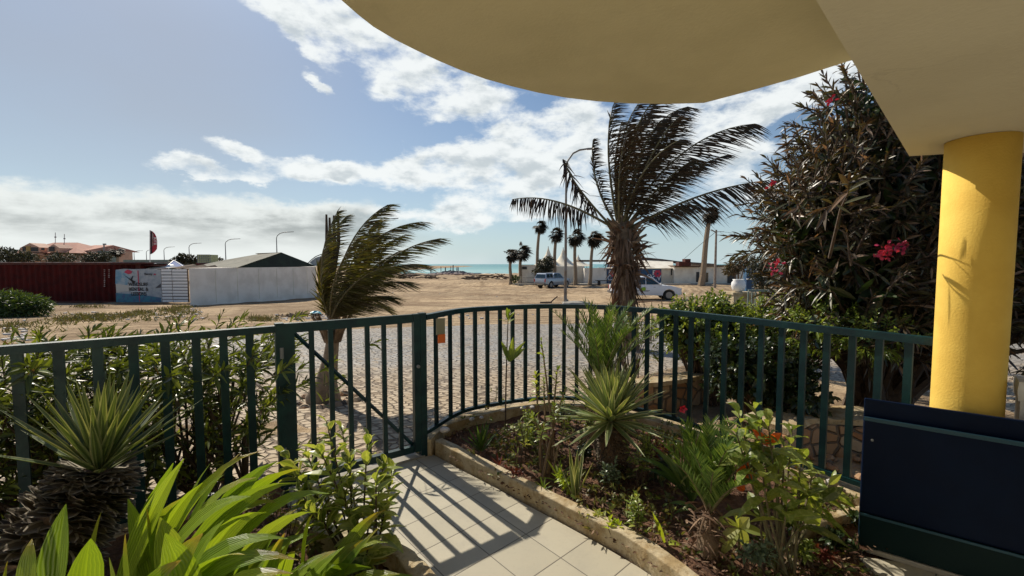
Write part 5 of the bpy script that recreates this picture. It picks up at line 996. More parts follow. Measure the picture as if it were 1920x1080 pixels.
for i, (sq, dy, ll) in enumerate(FR):
    if i in (8, 9): frond(lm, rm, PX(sq, dy, Yq), 40, ll*.8, (.35, 0, -1.0), .8, .028, .03, .25, .35, .35, .3)
    elif i == 6: frond(lm, rm, PX(sq, dy, Yq), 60, ll*.8, (.35, 0, -.9), .8, .026, .035, .16, .4, .5, .3)
    elif i == 4: frond(lm, rm, PX(sq, dy, Yq), 66, ll*.78, (.55, 0, -.6), .85, .026, .03, .14, .45, .6, .25)
    elif i == 5: frond(lm, rm, PX(sq, dy, Yq), 60, ll*.62, (.55, 0, -.4), .8, .026, .03, .14, .45, .6, .25)
    else: frond(lm, rm, PX(sq, dy, Yq), 72, ll*.68, (.72, 0, -.42), .85, .023, .032, .12, .50, .55, .25)
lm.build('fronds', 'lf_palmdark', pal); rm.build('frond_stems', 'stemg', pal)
m = MB(); P = []; D = []; L = []
for i in range(520):
    y = random.uniform(425, 640); ph = random.uniform(0, 6.28); rad = .16+.13*max(0, 1-abs(y-470)/90); p = at(1172, y, Yq)+Vector((math.cos(ph)*rad*.8, math.sin(ph)*rad*.8, 0)); up = random.random() < .35*(y < 520)
    d = Vector((math.cos(ph)*random.uniform(.2, .8), math.sin(ph)*.5, random.uniform(.0, .8) if up else random.uniform(-1.6, -.5))); P.append(p); D.append(d); L.append(random.uniform(.16, .55)*(1.0 if y < 520 else .75))
m.leaves(P, D, rv(len(P)), L, rng.uniform(.03, .085, len(P)), rng.normal(size=(len(P), 3))*.15+np.array((0.05, 0, -.25)), (.9, 1, .7, .4, .05), .25); m.build('dry_skirt', 'lf_dry', pal)
m = MB()
for i in range(18): ph = random.uniform(0, 6.28); p = at(1170, random.uniform(420, 480), Yq)+Vector((math.cos(ph)*.14, math.sin(ph)*.14, 0)); d = Vector((math.cos(ph)*.32+.06, math.sin(ph)*.32, random.uniform(.1, .5))); m.tube([p, p+d*.5, p+d+Vector((0, 0, -.05))], [.05, .04, .015], 6)
m.build('leaf_stub', 'drytrunk', pal)
# upright canes beside the palm foot
for k, (x, yt) in enumerate(((1207, 562), (1222, 566), (1240, 555), (1256, 568))):
    m = MB(); a = at(x+random.uniform(-6, 6), 640, 6.6); b_ = at(x, yt, 6.6); m.tube([a, a.lerp(b_, .5)+Vector((.01, 0, 0)), b_], [.012, .010, .005], 5); tag(m.build('dry_cane', 'drytrunk'), ['leftmost thin dry cane beside the large palm foot', 'second thin dry cane right of the large palm foot', 'tallest dry cane right of the large palm foot', 'rightmost dry cane, near the front wheel of the white pickup truck'][k], 'cane', 'dry canes by the large palm')

# ------------------------------------------------------------------ hedge behind the left railing
hd = thing('oleander_hedge', tuple(A-GD*1.3-GN*.6), 'leafy oleander hedge growing just outside the left railing', 'hedge'); lm = MB(); sm = MB()
ns = 30; root = []
for i in range(ns): s_ = .12+2.9*(i+random.random())/ns; o_ = random.uniform(.35, .8); p = A-GD*s_-GN*o_; root.append(Vector((p.x, p.y, -.1)))
B_ = []; Dn = []; Ln = []
for i in range(1150):
    r0 = random.choice(root); s_ = (A-Vector((r0.x, r0.y))).dot(GD); f_ = random.random(); z = .12+.96*f_**.7; edge_ = min(1, max(.35, s_/.5)); z = min(z, 1.09*(.72+.28*edge_)+random.uniform(-.10, .07)) ; sp_ = .12+.24*min(1, z)
    q = r0+Vector((random.gauss(0, sp_), random.gauss(0, sp_), 0)); q.z = z-.12; out_ = Vector((q.x-r0.x, q.y-r0.y, 0))
    if -(Vector((q.x, q.y))-A).dot(GN) < .10: q = q-Vector((GN.x, GN.y, 0))*.25
    B_.append(q); Dn.append(Vector((0, 0, 1))*random.uniform(.5, 1.1)+out_*2.0+Vector((random.gauss(.1, .3), random.gauss(0, .3), 0))); Ln.append(random.uniform(.12, .24))
    if i % 5 == 0: mid = r0.lerp(q, .5)+Vector((0, 0, .06)); sm.tube([r0, mid, q], [.012, .008, .004], 5)
for r0 in root: sm.tube([r0, r0+Vector((random.gauss(0, .05), random.gauss(0, .05), .35)), r0+Vector((random.gauss(0, .1), random.gauss(0, .1), .75))], [.022, .016, .008], 6)
shoots(lm, sm, B_, Dn, Ln, 15, .125, .024, (.25, 1.25), .003, (.12, 0, 0), (0, 0, -.22)); lm.build('foliage', 'lf_hedge', hd); sm.build('stems', 'stemd', hd)

# ------------------------------------------------------------------ shrubs outside on the right
def bush(name, lobes, nsh, nl, LL, LW, mat, label, cat, root, ln=(.12, .25), wind=(.1, 0, 0), stemr=.02, stemmat='stemd', lo=None, core=0, corem='lf_dark', up=.5, spread=(.4, 1.2), flowers=None, prof=(.15, .8, 1, .65, .05)):
    t = thing(name, tuple(root), label, cat); lm = MB(); sm = MB(); B_ = []; Dn = []; Ln = []; vol = [r.x*r.y*r.z for c, r in lobes]; root = Vector(root)
    for (c, r), v in zip(lobes, vol):
        for i in range(int(nsh*v/sum(vol))+1):
            q = Vector(rng.normal(size=3)).normalized(); k = random.uniform(.25, 1)**.42; p = c+Vector((q.x*r.x, q.y*r.y, q.z*r.z))*k
            if lo is not None and p.z < lo: p.z = lo+random.uniform(0, .15)
            B_.append(p); Dn.append(q+Vector((0, 0, up))+Vector(rng.normal(size=3))*.35); Ln.append(random.uniform(*ln))
            if i % 4 == 0: mid = root.lerp(p, .55)+Vector((0, 0, .1*(p-root).length)); sm.tube([root+Vector((random.gauss(0, .08), random.gauss(0, .08), 0)), mid, p], [stemr*.9, stemr*.5, stemr*.2], 5)
    shoots(lm, sm, B_, Dn, Ln, nl, LL, LW, spread, stemr*.18, wind, prof=prof); lm.build('foliage', mat, t); sm.build('stems', stemmat, t)
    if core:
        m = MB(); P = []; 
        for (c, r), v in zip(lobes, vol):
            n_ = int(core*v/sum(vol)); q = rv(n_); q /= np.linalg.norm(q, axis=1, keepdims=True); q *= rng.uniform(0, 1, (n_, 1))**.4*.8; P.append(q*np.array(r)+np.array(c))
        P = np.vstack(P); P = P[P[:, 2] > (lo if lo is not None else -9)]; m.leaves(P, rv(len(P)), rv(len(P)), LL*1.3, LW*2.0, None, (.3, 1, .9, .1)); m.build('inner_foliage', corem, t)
    if flowers:
        for c, n_, r_ in flowers:
            m = MB(); P = rv(n_)*r_*.5+np.array(c); q = rv(n_)+np.array((0, -.3, .3)); m.leaves(P, q, rv(n_), .032, .024, None, (.4, 1, .9, .3), .2)
            m.build('flower_cluster', 'lf_petal', t)
    return t
V = Vector
def lobe(x, y, Y, rx, rz, ry=None): return (at(x, y, Y), V((rx*Y/800, (ry or rx*Y/800*.8), rz*Y/800)))
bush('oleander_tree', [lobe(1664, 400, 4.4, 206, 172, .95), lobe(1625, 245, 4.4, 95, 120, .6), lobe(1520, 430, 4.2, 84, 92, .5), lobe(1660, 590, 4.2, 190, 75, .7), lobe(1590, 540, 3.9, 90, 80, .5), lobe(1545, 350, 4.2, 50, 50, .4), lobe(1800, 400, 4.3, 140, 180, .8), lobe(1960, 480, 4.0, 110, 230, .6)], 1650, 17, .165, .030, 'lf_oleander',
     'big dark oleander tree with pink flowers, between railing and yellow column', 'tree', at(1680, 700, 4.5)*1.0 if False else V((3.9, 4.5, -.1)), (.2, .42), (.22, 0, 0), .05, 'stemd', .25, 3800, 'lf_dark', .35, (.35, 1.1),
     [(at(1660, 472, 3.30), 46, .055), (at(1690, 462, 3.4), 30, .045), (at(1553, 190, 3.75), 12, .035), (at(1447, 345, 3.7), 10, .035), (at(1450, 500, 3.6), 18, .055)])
ol = [o for o in C.objects if o.get('category') == 'tree' and o.name.startswith('oleander_tree')][0]
lm = MB(); sm = MB(); bb = [V((2.45, 3.3, 1.55)), V((2.10, 2.75, 1.85)), V((1.90, 2.44, 1.90))]; sm.tube(bb, [.012, .008, .004], 5)  # extra branch placed so its leaves cast a shadow on the column
shoots(lm, sm, [bb[2], bb[2]+V((-.02, .06, -.05)), bb[1]], [V((-.3, -.4, .25)), V((-.5, -.1, -.2)), V((-.2, -.5, .5))], [.12, .14, .16], 9, .15, .028, (.4, 1.1), .003, (.05, 0, 0)); lm.build('twig_leaves', 'lf_oleander', ol); sm.build('twig', 'stemd', ol)
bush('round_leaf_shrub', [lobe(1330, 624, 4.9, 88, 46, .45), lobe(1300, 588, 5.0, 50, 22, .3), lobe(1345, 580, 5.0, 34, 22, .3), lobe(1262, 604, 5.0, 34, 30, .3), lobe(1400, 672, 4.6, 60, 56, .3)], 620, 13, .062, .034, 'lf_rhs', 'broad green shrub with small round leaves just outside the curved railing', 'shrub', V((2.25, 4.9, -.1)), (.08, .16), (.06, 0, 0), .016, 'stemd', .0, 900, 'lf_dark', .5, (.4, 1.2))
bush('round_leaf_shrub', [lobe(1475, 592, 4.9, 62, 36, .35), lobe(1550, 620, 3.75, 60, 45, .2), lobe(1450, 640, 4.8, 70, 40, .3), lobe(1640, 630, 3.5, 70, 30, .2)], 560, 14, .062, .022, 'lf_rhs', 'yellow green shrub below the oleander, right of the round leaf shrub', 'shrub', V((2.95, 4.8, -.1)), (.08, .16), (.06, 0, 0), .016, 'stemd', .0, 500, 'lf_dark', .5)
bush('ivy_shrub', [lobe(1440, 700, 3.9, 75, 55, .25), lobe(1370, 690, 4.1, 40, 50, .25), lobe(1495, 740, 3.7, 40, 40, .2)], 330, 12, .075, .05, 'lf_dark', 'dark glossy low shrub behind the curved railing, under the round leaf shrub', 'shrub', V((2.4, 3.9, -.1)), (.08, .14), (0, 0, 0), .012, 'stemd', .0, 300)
bush('thin_shrub', [lobe(1170, 620, 5.3, 25, 30, .2), lobe(1205, 650, 5.2, 18, 30, .2)], 70, 10, .08, .022, 'lf_hedge', 'sparse thin shrub behind the railing left of the round leaf shrub', 'shrub', V((1.45, 5.2, -.12)), (.1, .2), (.1, 0, 0), .012)
bush('seedling', [lobe(927, 740, 4.3, 14, 24, .06)], 14, 8, .035, .012, 'lf_hedge', 'wispy little seedling outside the railing left of the tall sapling', 'plant', V((at(930, 765, 4.3).x, 4.3, -.1)), (.06, .14), (0, 0, 0), .006, 'stemg')
# ------------------------------------------------------------------ plants in the beds
def rosette(name, c, n, L, Wd, label, cat, mat='lf_agave', edge='lf_margin', el=(-.1, 1.35), bendz=-.12, prof=(.55, .85, 1, .8, .45, .03), axis=(0, 0, 1), trunk=None, scales=None, group=None, parts=True, seed=0, root=None):
    t = thing(name, tuple(root if root is not None else c), label, cat, group); P = []; D = []; Nn = []; ax = Vector(axis).normalized(); x = ax.orthogonal().normalized(); y = ax.cross(x); Ls = []
    for i in range(n):
        f_ = (i+.5)/n; e = el[0]+(el[1]-el[0])*f_**.8+random.uniform(-.1, .1); a = i*2.39996+random.uniform(-.15, .15); r = x*math.cos(a)+y*math.sin(a); d = r*math.cos(e)+ax*math.sin(e)
        P.append(Vector(c)+r*Wd*.35+ax*(f_*.05)); D.append(d); Nn.append(ax*math.cos(e)-r*math.sin(e)); Ls.append(L*random.uniform(.82, 1.08)*(1 if f_ < .8 else .85))
    m = MB(); bd = np.array([tuple(Vector((0, 0, bendz))*random.uniform(.2, 1.8)*max(.1, 1-dd.z)) for dd in D]); m.leaves(P, D, Nn, Ls, Wd, bd, prof, .20, 0, 1 if edge else None); m.build('leaves', [mat, edge] if edge else mat, t); return t
def trunk_scales(t, path, rad, n, sl, sw, mat='lf_scale', core='bark'):
    m = MB(); m.tube(path, rad, 14); m.build('trunk', core, t, smooth=True); m = MB(); P = []; D = []; Nn = []; k = len(path)
    for i in range(n):
        f_ = (i+random.random())/n*(k-1); j = min(k-2, int(f_)); q = Vector(path[j]).lerp(Vector(path[j+1]), f_-j); T = (Vector(path[j+1])-Vector(path[j])).normalized(); r_ = rad[j]+(rad[j+1]-rad[j])*(f_-j)
        a = i*2.39996; x = T.orthogonal().normalized(); y = T.cross(x); rr = x*math.cos(a)+y*math.sin(a); P.append(q+rr*r_*.9); D.append(rr*.75+T*random.uniform(.05, .5)); Nn.append(T-rr*.3)
    m.leaves(P, D, Nn, rng.uniform(.75, 1.2, n)*sl, sw, (0, 0, -.06), (1, 1, .85, .3), .12, 0, 1); m.build('leaf_scales', [mat, 'lf_scaleedge'], t)
# agave at the far left with the scaly leaning trunk
cA = at(185, 888, 1.86); rA = at(60, 1120, 1.72); rA.z = .04
t = rosette('agave_plant', cA, 50, .44, .040, 'spiky green agave with a thick scaly leaning trunk in front of the left railing', 'agave', el=(.42, 1.45), bendz=-.02, axis=(.10, .05, 1), root=rA, edge='lf_margin2')
trunk_scales(t, [rA, at(80, 1040, 1.76), at(130, 965, 1.80), at(175, 910, 1.85), cA+V((0, 0, .02))], [.125, .12, .11, .085, .05], 620, .10, .060)
# striped yucca in the right bed
cY = onz(1150, 880, .05); q = cY+V((-.02, .01, .33)); t = rosette('striped_yucca', q, 110, .46, .044, 'yucca with pale edged sword leaves on a stout trunk in the right bed', 'yucca', 'lf_yucca', el=(-.28, 1.45), bendz=-.10, prof=(.6, .9, 1, .8, .5, .03), root=cY)
trunk_scales(t, [cY+V((0, 0, -.05)), cY+V((0, 0, .12)), q+V((0, 0, -.03))], [.10, .105, .085], 420, .03, .028, core='bark')
m = MB(); P = []; D = []
for i in range(26): a = random.uniform(0, 6.28); P.append(q); D.append(V((math.cos(a), math.sin(a), random.uniform(-.7, -.2))))
m.leaves(P, D, rv(26), .30, .018, (0, 0, -.2), (.8, 1, .6, .05)); m.build('dead_leaves', 'lf_dry', t)
# small aloe, sansevieria, etc.
p = onz(902, 848, .05); rosette('aloe_plant', p, 18, .21, .026, 'small grey green aloe in the bed corner nearest the gate', 'aloe', 'lf_phoenix', None, (.5, 1.4), -.1)
p = onz(1078, 940, .05); rosette('snake_plant', p, 9, .30, .030, 'upright striped snake plant near the middle of the long kerb', 'snake plant', 'lf_agave', 'lf_margin', (1.15, 1.5), .0, prof=(.7, 1, 1, .9, .6, .05))
p = onz(1047, 905, .05); rosette('low_rosette', p, 9, .15, .022, 'low spreading green rosette left of the snake plant', 'plant', 'lf_shrub', None, (.3, 1.2), -.3)
p = onz(1018, 926, .05); rosette('low_rosette', p, 12, .08, .014, 'tiny green rosette close to the long kerb', 'plant', 'lf_shrub', None, (.1, 1.0), -.2)
p = onz(935, 880, .05); rosette('red_bromeliad', p, 12, .09, .016, 'small dark red rosette plant by the kerb below the aloe', 'plant', 'lf_redp', None, (.2, 1.1), -.2)
# feather date palms (young)
def phoenix(c, n, L, ll, label, trunk=None, el=(.5, 1.4), root=None, wind=(.1, 0, 0)):
    t = thing('date_palm', tuple(root if root is not None else c), label, 'palm', None); lm = MB(); rm = MB()
    for i in range(n):
        a = i*2.39996; e = el[0]+(el[1]-el[0])*((i+.5)/n); r = V((math.cos(a), math.sin(a), 0)); d = r*math.cos(e)+V((0, 0, math.sin(e))); c_ = Vector(c); l_ = L*random.uniform(.8, 1.1)
        pts = [c_, c_+d*l_*.35, c_+d*l_*.7+V(wind)*l_*.2, c_+d*l_+r*l_*.14+V((0, 0, -.10*l_))+V(wind)*l_*.5]; cv = bez(*pts, 20); rm.tube(cv[::3]+[cv[-1]], [.006-.005*j/7 for j in range(8)], 4)
        P = []; D = []; N_ = []; Lf = []
        for s_ in (-1, 1):
            for k in range(30):
                t_ = .12+.88*(k+random.random())/30; f_ = t_*19; j = min(18, int(f_)); p = cv[j].lerp(cv[j+1], f_-j); T = (cv[j+1]-cv[j]).normalized(); sd = T.cross(V((0, 0, 1))+r*.01).normalized(); up = sd.cross(T)
                P.append(p); D.append(sd*s_*.6+T*.95+up*.35+Vector(rng.normal(size=3))*.08); N_.append(up); Lf.append(ll*(1-.55*t_)*random.uniform(.8, 1.1))
        lm.leaves(P, D, N_, Lf, .0085, (0, 0, -.08), (.7, 1, .6, .05), .25)
    lm.build('fronds', 'lf_phoenix', t); rm.build('frond_stems', 'stemg', t); return t
c = at(1128, 722, 3.2); r0 = V((c.x, c.y, .03)); t = phoenix(c, 26, .64, .15, 'young feathery palm directly behind the striped yucca', None, (.95, 1.52), r0); m = MB(); m.tube([r0, c], [.06, .035], 8); m.build('trunk', 'drytrunk', t)
r1 = onz(1325, 1040, .04); c = r1+V((.02, .02, .20)); t = phoenix(c, 22, .44, .16, 'young feathery palm with a shaggy brown trunk in the lower right bed', None, (.95, 1.55), r1)
m = MB(); m.tube([r1, r1.lerp(c, .6), c], [.05, .055, .03], 8); m.build('trunk', 'drytrunk', t); m = MB(); n_ = 150; P = np.array(r1)+np.column_stack([rng.normal(size=n_)*.035, rng.normal(size=n_)*.035, rng.uniform(.0, .24, n_)]); q_ = rv(n_)*.8; q_[:, 2] = rng.uniform(-.9, .6, n_); m.leaves(P, q_, rv(n_), .085, .012, (0, 0, -.3), (.8, 1, .6, .1)); m.build('fibre_skirt', 'lf_dry', t)
# broad soft leaves set by hand: base, tip and arch of each leaf
def lance(m, b, tip, w, arch, N=None, prof=(.35, .62, .88, 1, .92, .7, .38, .04), fold=.16, mi=0):
    b = Vector(b); tip = Vector(tip); d = tip-b; L = d.length; bd = V((0, 0, -arch)); D0 = d/L-bd; L0 = L
    m.leaves([b], [D0*1.0], [N if N is not None else V((0, -.3, 1))], [L0*D0.length], [w], [bd*(1/D0.length)], prof, fold, mi)
cr_t = thing('crinum_lily', tuple(V((-.75, 1.15, .05))), 'lush yellow green lily clump with broad arching leaves in the lower left corner', 'lily')
m = MB(); bases = [(150, 1150, 1.45), (220, 1130, 1.5), (290, 1160, 1.4), (360, 1140, 1.5), (430, 1150, 1.5), (330, 1100, 1.6), (250, 1100, 1.62)]
tips = [(124, 945, 1.42, .075, .1), (15, 1052, 1.35, .06, .35), (190, 960, 1.6, .07, .2), (240, 935, 1.62, .06, .15), (325, 868, 1.7, .07, .05), (345, 860, 1.62, .06, .1), (395, 868, 1.75, .05, .15), (300, 970, 1.5, .09, .1), (350, 930, 1.7, .07, .2), (450, 850, 1.8, .065, .25), (490, 845, 1.75, .055, .35), (520, 865, 1.7, .075, .4),
        (590, 880, 1.75, .07, .45), (618, 925, 1.7, .07, .5), (560, 905, 1.6, .07, .45), (600, 960, 1.55, .06, .5), (470, 930, 1.5, .075, .35), (540, 1010, 1.4, .06, .5), (500, 960, 1.45, .07, .45), (420, 975, 1.35, .075, .3), (235, 1000, 1.3, .09, .1), (170, 1010, 1.28, .08, .2), (310, 1000, 1.25, .085, .15), (275, 950, 1.55, .05, .2), (380, 1000, 1.3, .08, .3), (460, 1040, 1.3, .07, .4), (560, 1050, 1.35, .06, .5), (420, 890, 1.7, .06, .3), (380, 905, 1.65, .06, .25), (550, 1075, 1.3, .05, .4), (60, 1010, 1.4, .06, .3), (100, 1000, 1.5, .07, .2), (205, 1045, 1.22, .09, .15), (480, 895, 1.62, .065, .4), (530, 940, 1.7, .06, .45), (340, 1050, 1.22, .08, .25)]
for i, (x, y, Y, w, ar) in enumerate(tips):
    bx_ = x+random.uniform(-30, 60) if x < 320 else x-random.uniform(.6, 1.0)*(120+(x-320)*.75); b_ = at(bx_, 1150, Y-.05+random.uniform(-.1, .1)); b_.z = max(.08, min(b_.z, .35)); tp_ = at(x, y, Y)
    lance(m, b_, tp_, w*1.1, ar*1.3+.22, V((random.uniform(-1.2, 1.2), -.7, .8)), fold=random.uniform(.02, .28))
for i in range(130):
    a = random.uniform(0, 6.28); b_ = V((-1.35+random.random()*.62, 1.25+random.uniform(-.15, .50), .06)); d = V((math.cos(a)*.5+.62, math.sin(a)*.35, random.uniform(.25, .75))); lance(m, b_, b_+d.normalized()*random.uniform(.30, .46), random.uniform(.045, .075), random.uniform(.3, .9), V((random.uniform(-.6, .6), -.5, .8)), fold=random.uniform(.08, .22))
m.v = [(x, y, z) for x, y, z in m.v]; m.build('leaves', 'lf_crinum', cr_t)
# helper: upright leafy stems with clusters at given heights
def stemplant(name, root, tops, LL, LW, mat, label, cat, nl=12, stemmat='stemg', spread=(.5, 1.35), sr=.006, extra=None, along=.45, fold=.14, pale=None, prof=(.15, .75, 1, .7, .05), bend=(0, 0, -.3), edge=None):
    t = thing(name, tuple(root), label, cat); lm = MB(); sm = MB(); root = Vector(root)
    for q in tops:
        q = Vector(q); r_ = root+V((random.gauss(0, .03), random.gauss(0, .03), 0)); mid = r_.lerp(q, .5)+V((random.gauss(0, .02), random.gauss(0, .02), .02)); cv = bez(r_, mid, q-(q-mid)*.3, q, 8); sm.tube(cv, [sr*(1-.08*i) for i in range(8)], 5)
        j = int(7*(1-along)); d = q-cv[j]; shoots(lm, None, [cv[j]], [d], [d.length+.01], nl, LL, LW, spread, .002, (0, 0, 0), bend, prof, fold, edge=1 if edge else None)
    lm.build('leaves', [mat, edge] if edge else mat, t); sm.build('stems', stemmat, t); return t, lm
leafm('lf_varieg', [(.09, .145, .028), (.18, .26, .045), (.34, .40, .11), (.14, .21, .035), (.08, .12, .025), (.26, .33, .07)], .42, .34, mott=.5)
r0 = V((-.68, 1.90, .04)); tops = [at(x, y, Y) for x, y, Y in ((612, 790, 2.15), (690, 820, 2.15), (640, 800, 2.3), (575, 850, 2.1), (600, 845, 2.0), (655, 860, 2.05), (720, 872, 2.1), (735, 880, 2.2), (640, 925, 1.95), (700, 930, 2.0), (590, 960, 1.9), (550, 880, 2.2), (535, 850, 2.25), (665, 985, 1.9), (720, 960, 1.95), (690, 1030, 1.8), (620, 890, 2.2), (560, 920, 2.0), (705, 895, 1.95))]
t, _ = stemplant('variegated_shrub', r0, tops, .135, .060, 'lf_varieg', 'leafy variegated shrub in the left planter in front of the garden gate', 'shrub', 17, 'stemd', (.5, 1.35), .006, along=.5, edge='lf_shrubpale')
for (x, y, Y), (x2, y2), w in (((590, 985, 1.7), (512, 1030), .07), ((570, 980, 1.65), (625, 945), .08), ((600, 1030, 1.6), (500, 1075), .06)): pass
# low dark filling plants behind the lily, left planter
bush('low_shrub', [(V((-1.15, 2.05, .18)), V((.22, .16, .14))), (V((-.85, 1.75, .12)), V((.18, .16, .1)))], 90, 9, .05, .018, 'lf_weed', 'low dark undergrowth between the lily and the gate in the left planter', 'shrub', V((-1.1, 2.0, .03)), (.05, .12), stemr=.006)
# right bed: broad-leaved shrub with orange leaves
r0 = onz(1465, 1075, .04); tops = [at(x, y, Y) for x, y, Y in ((1385, 775, 2.15), (1415, 765, 2.1), (1440, 790, 2.05), (1380, 810, 2.0), (1400, 850, 1.95), (1470, 840, 2.1), (1500, 850, 2.15), (1525, 880, 2.2), (1460, 880, 1.95), (1500, 920, 1.95), (1430, 890, 1.9), (1540, 930, 2.1), (1475, 950, 1.85), (1430, 950, 2.0), (1560, 900, 2.25), (1410, 800, 2.2), (1515, 970, 1.9), (1485, 800, 2.25))]
t, _ = stemplant('broadleaf_shrub', r0, tops, .185, .075, 'lf_varieg', 'tall broad-leaved shrub with a few orange leaves left of the dark blue boards', 'shrub', 9, 'stemg', (.4, 1.4), .007, along=.38, bend=(0, 0, -.5))
for (x, y, Y), (x2, y2) in (((1440, 835, 2.1), (1410, 805)), ((1435, 830, 2.05), (1465, 812)), ((1405, 870, 2.0), (1380, 890)), ((1412, 880, 2.0), (1392, 905)), ((1395, 920, 2.0), (1376, 900))): m = MB(); lance(m, at(x, y, Y), at(x2, y2, Y), .045, .1, V((0, -1, .4))); m.build('orange_leaf', 'lf_orange', t)
# yellow-green broad leaves near the shaggy palm
r0 = onz(1385, 1040, .04); t = thing('broadleaf_seedling', tuple(r0), 'low plant with broad pale spotted leaves at the foot of the feathery palm', 'plant'); m = MB(); c = r0+V((0, 0, .14))
for x2, y2, w in ((1330, 975, .055), (1405, 970, .06), (1345, 1020, .05), (1400, 1035, .06), (1440, 1005, .05), (1375, 965, .045), (1350, 1045, .05)): lance(m, c, at(x2, y2, c.y-.02), w, .15, V((0, -.5, .8)))
m.build('leaves', 'lf_shrubpale', t); m = MB(); m.tube([r0, c], .006, 5); m.build('stem', 'stemg', t)
# arrow shaped bright leaf
r0 = onz(1248, 1022, .04); t = thing('arrow_lily', tuple(r0), 'small lily with two bright green leaves on bare soil near the kerb', 'lily'); m = MB(); lance(m, r0, at(1222, 958, r0.y), .028, .05, V((.4, -.8, .4))); lance(m, r0, at(1285, 1028, r0.y-.02), .03, .75, V((0, -.3, 1))); m.build('leaves', 'lf_bright', t)
# arching leaves left of the shaggy palm
r0 = onz(1310, 965, .04); t = thing('arching_lily', tuple(r0), 'plant with long dark arching leaves between yucca and feathery palm', 'lily'); m = MB()
for x2, y2, w, ar in ((1250, 945, .035, .5), (1262, 965, .035, .7), (1240, 850, .06, .4), (1205, 880, .05, .6), (1215, 830, .05, .4), (1300, 820, .05, .1), (1265, 870, .06, .4), (1340, 870, .05, .3), (1280, 800, .045, .1), (1190, 860, .05, .7)): lance(m, r0+V((0, .1*(y2 < 900), .02)), at(x2, y2, r0.y+(.15 if y2 < 900 else 0)), w, ar, V((0, -.3, 1)))
m.build('leaves', 'lf_shrub' if False else 'lf_phoenix', t)
# tall thin sapling by the pebbles, tree-like stem shrub beside it
r0 = V((at(950, 775, 3.62).x, 3.62, .04)); t, _ = stemplant('tall_sapling', r0, [at(953, 592, 3.62)], .16, .040, 'lf_shrub', 'tall thin sapling rising above the curved railing with a leaf tuft on top', 'sapling', 9, 'stemd', (.3, 1.0), .008, along=.12)
m = MB(); c = at(962, 665, 3.6)
for x2, y2 in ((985, 640), (940, 640), (985, 652), (948, 655), (962, 632)): lance(m, c+V((-.03, 0, -.06)), at(x2, y2, 3.6), .045, .1, V((0, -.6, .6)))
m.build('side_leaves', 'lf_shrub', t)
r0 = onz(1035, 890, .04); t, _ = stemplant('slender_tree', r0, [at(x, y, Y) for x, y, Y in ((1015, 640, 3.2), (1045, 690, 3.1), (1020, 715, 3.1), (1060, 730, 3.0), (1005, 700, 3.2), (1040, 760, 2.9), (1000, 780, 3.0), (1065, 790, 2.9), (1020, 800, 2.8))], .075, .030, 'lf_varieg', 'slender pale stemmed little tree between sapling and yucca', 'tree', 22, 'drytrunk', (.5, 1.4), .010, along=.4)
r0 = onz(980, 872, .04); stemplant('pale_seedling', r0, [at(x, y, r0.y) for x, y in ((975, 792), (960, 800), (990, 795), (985, 830), (965, 850), (1000, 860))], .075, .03, 'lf_shrubpale', 'seedling with pale yellow green top leaves near the aloe', 'plant', 7, 'stemd', (.7, 1.5), .004, along=.2)
# many little herbs filling the bed, each its own plant
H = [('herb', 990, 850, 60, 26, 'lf_varieg', 'small leafy herb right of the pale seedling'), ('herb', 1030, 845, 55, 22, 'lf_redp', 'reddish leafy herb at the foot of the slender tree'), ('herb', 1055, 800, 70, 24, 'lf_greyg', 'grey leafy herb just left of the yucca trunk'), ('herb', 1145, 925, 62, 20, 'lf_greyg', 'blue grey fine leaved herb below the yucca trunk'),
     ('herb', 1205, 910, 110, 26, 'lf_varieg', 'tall loose herb right of the yucca trunk'), ('herb', 1230, 870, 60, 26, 'lf_redp', 'brownish herb behind the tall loose herb'), ('herb', 1130, 985, 26, 22, 'lf_shrubpale', 'low variegated herb against the long kerb'), ('herb', 1150, 1005, 30, 18, 'lf_bright', 'low yellow green herb on the long kerb edge'),
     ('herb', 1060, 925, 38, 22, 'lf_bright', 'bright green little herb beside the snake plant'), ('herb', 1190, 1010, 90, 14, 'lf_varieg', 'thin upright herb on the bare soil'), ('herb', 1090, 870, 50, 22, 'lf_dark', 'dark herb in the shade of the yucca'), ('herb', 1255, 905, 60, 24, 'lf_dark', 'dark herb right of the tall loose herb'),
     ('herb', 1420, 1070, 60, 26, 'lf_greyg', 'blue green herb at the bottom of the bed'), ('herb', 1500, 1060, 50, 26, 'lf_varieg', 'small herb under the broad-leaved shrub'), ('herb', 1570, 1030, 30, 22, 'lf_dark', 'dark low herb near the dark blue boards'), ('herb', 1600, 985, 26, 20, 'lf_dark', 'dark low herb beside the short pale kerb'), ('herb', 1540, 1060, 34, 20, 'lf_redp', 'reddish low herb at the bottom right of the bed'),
     ('herb', 1000, 815, 50, 22, 'lf_varieg', 'leafy herb under the slender tree crown'), ('herb', 1100, 830, 70, 22, 'lf_hedge', 'green herb behind the yucca trunk'), ('herb', 965, 905, 30, 18, 'lf_redp', 'brown herb close to the upper kerb'), ('herb', 1350, 930, 80, 22, 'lf_dark', 'dark herb behind the feathery palm'), ('herb', 1480, 1000, 50, 24, 'lf_hedge', 'green herb under the broad-leaved shrub')]
for nm, x, y, hp_, wp, mt, lb in H:
    r0 = onz(x, y, .045); k = r0.y/800; tops = [r0+V((random.gauss(0, wp*k*.5), random.gauss(0, wp*k*.5), hp_*k*random.uniform(.5, 1))) for i in range(max(4, int(hp_*wp/130)))]
    stemplant(nm, r0, tops, .055 if mt != 'lf_dark' else .065, .022 if mt != 'lf_dark' else .032, mt, lb, 'plant', 15, 'stemd', (.5, 1.4), .003, along=.65)
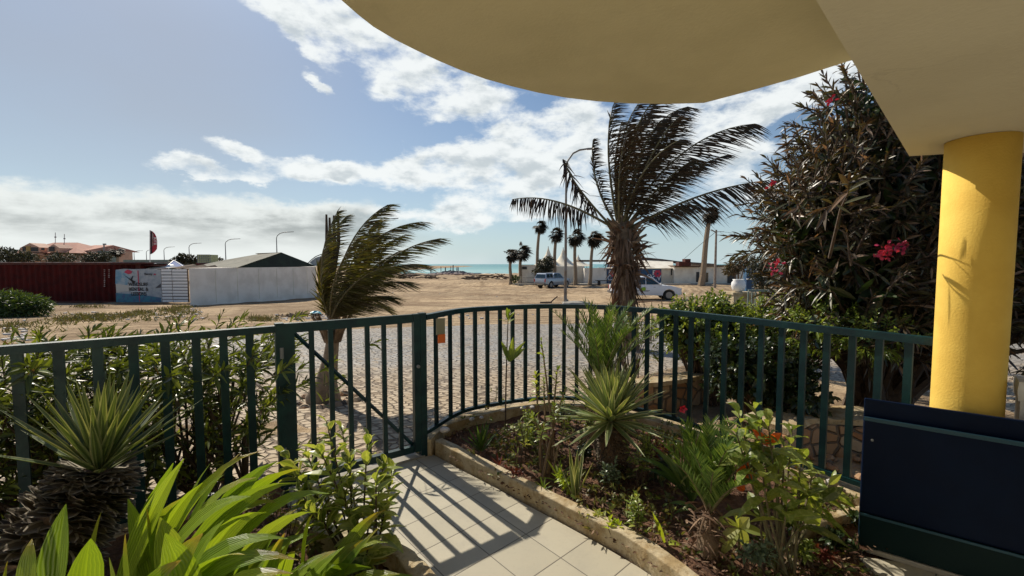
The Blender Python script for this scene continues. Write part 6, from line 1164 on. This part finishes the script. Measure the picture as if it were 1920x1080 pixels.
# red blossom between yucca and railing
r0 = V((at(1280, 820, 3.0).x, 3.0, .04)); t, _ = stemplant('hibiscus', r0, [at(1278, 790, 3.0), at(1290, 810, 3.0), at(1262, 815, 3.0)], .06, .035, 'lf_dark', 'small hibiscus with one red blossom behind the yucca leaves', 'hibiscus', 8); m = MB(); c = at(1279, 766, 3.0)
for i in range(5): a = i*1.257; lance(m, c, c+V((math.cos(a)*.032, -.02, math.sin(a)*.032)), .03, .0, V((0, -1, .1)))
m.build('blossom', 'lf_petal', t)
leafm('lf_mixed', [(.06, .095, .025), (.11, .155, .035), (.12, .07, .035), (.20, .24, .06), (.07, .045, .025), (.27, .30, .11)], .3, .45)
# leaf litter on the soil
m = MB(); inside = [(random.uniform(-.6, 2.0), random.uniform(1.4, 3.8)) for i in range(5200)]; P = []
cwp = [Vector((p.x, p.y)) for p in cw]; poly_ = KR+[Vector((2.4, 1.95))]+cwp[::-1]
def inp(q, Pp):
    c = False
    for a, b in zip(Pp, Pp[1:]+Pp[:1]):
        if (a.y > q[1]) != (b.y > q[1]) and q[0] < (b.x-a.x)*(q[1]-a.y)/(b.y-a.y)+a.x: c = not c
    return c
P = [(x, y, .058) for x, y in inside if inp((x, y), poly_)]; n_ = len(P); q_ = rv(n_); q_[:, 2] *= .25; m.leaves(P, q_, rv(n_)*.5+np.array((0, 0, 1)), rng.uniform(.012, .045, n_), .012, None, (.4, 1, .2), .1)
o = m.build('leaf_litter', 'lf_dry'); o['kind'] = 'stuff'; o['label'] = 'dry leaf litter on the soil of the right bed'
m = MB(); P = []
for i in range(2600):
    x, y = random.uniform(-.5, 2.0), random.uniform(1.5, 3.8)
    if inp((x, y), poly_) and math.sin(x*5.1+1)*math.sin(y*4.3)+random.gauss(0, .35) > .15: P.append((x, y, .05+abs(random.gauss(0, .05))*(y > 2.3)))
n_ = len(P)*6; P = np.repeat(np.array(P), 6, 0)+rng.normal(size=(n_, 3))*np.array((.014, .014, .008)); q_ = rv(n_)*.6; q_[:, 2] = np.abs(q_[:, 2])+.2; m.leaves(P, q_, rv(n_), rng.uniform(.02, .060, n_), .015, (0, 0, -.3), (.5, 1, .1), .1); o = m.build('ground_cover', 'lf_mixed'); o['kind'] = 'stuff'; o['label'] = 'low green ground cover on the soil'
# soil crumbs
m = MB()
for i in range(900):
    x, y = random.uniform(-.5, 2.1), random.uniform(1.4, 3.7)
    if inp((x, y), poly_): s_ = random.uniform(.004, .016); m.lathe((x, y, .052), [(s_*.7, -.4*s_), (s_, .1*s_), (.5*s_, .6*s_), (.05*s_, .7*s_)], 5)
o = m.build('soil_crumbs', 'soil'); o['kind'] = 'stuff'; o['label'] = 'crumbs and small stones on the soil'
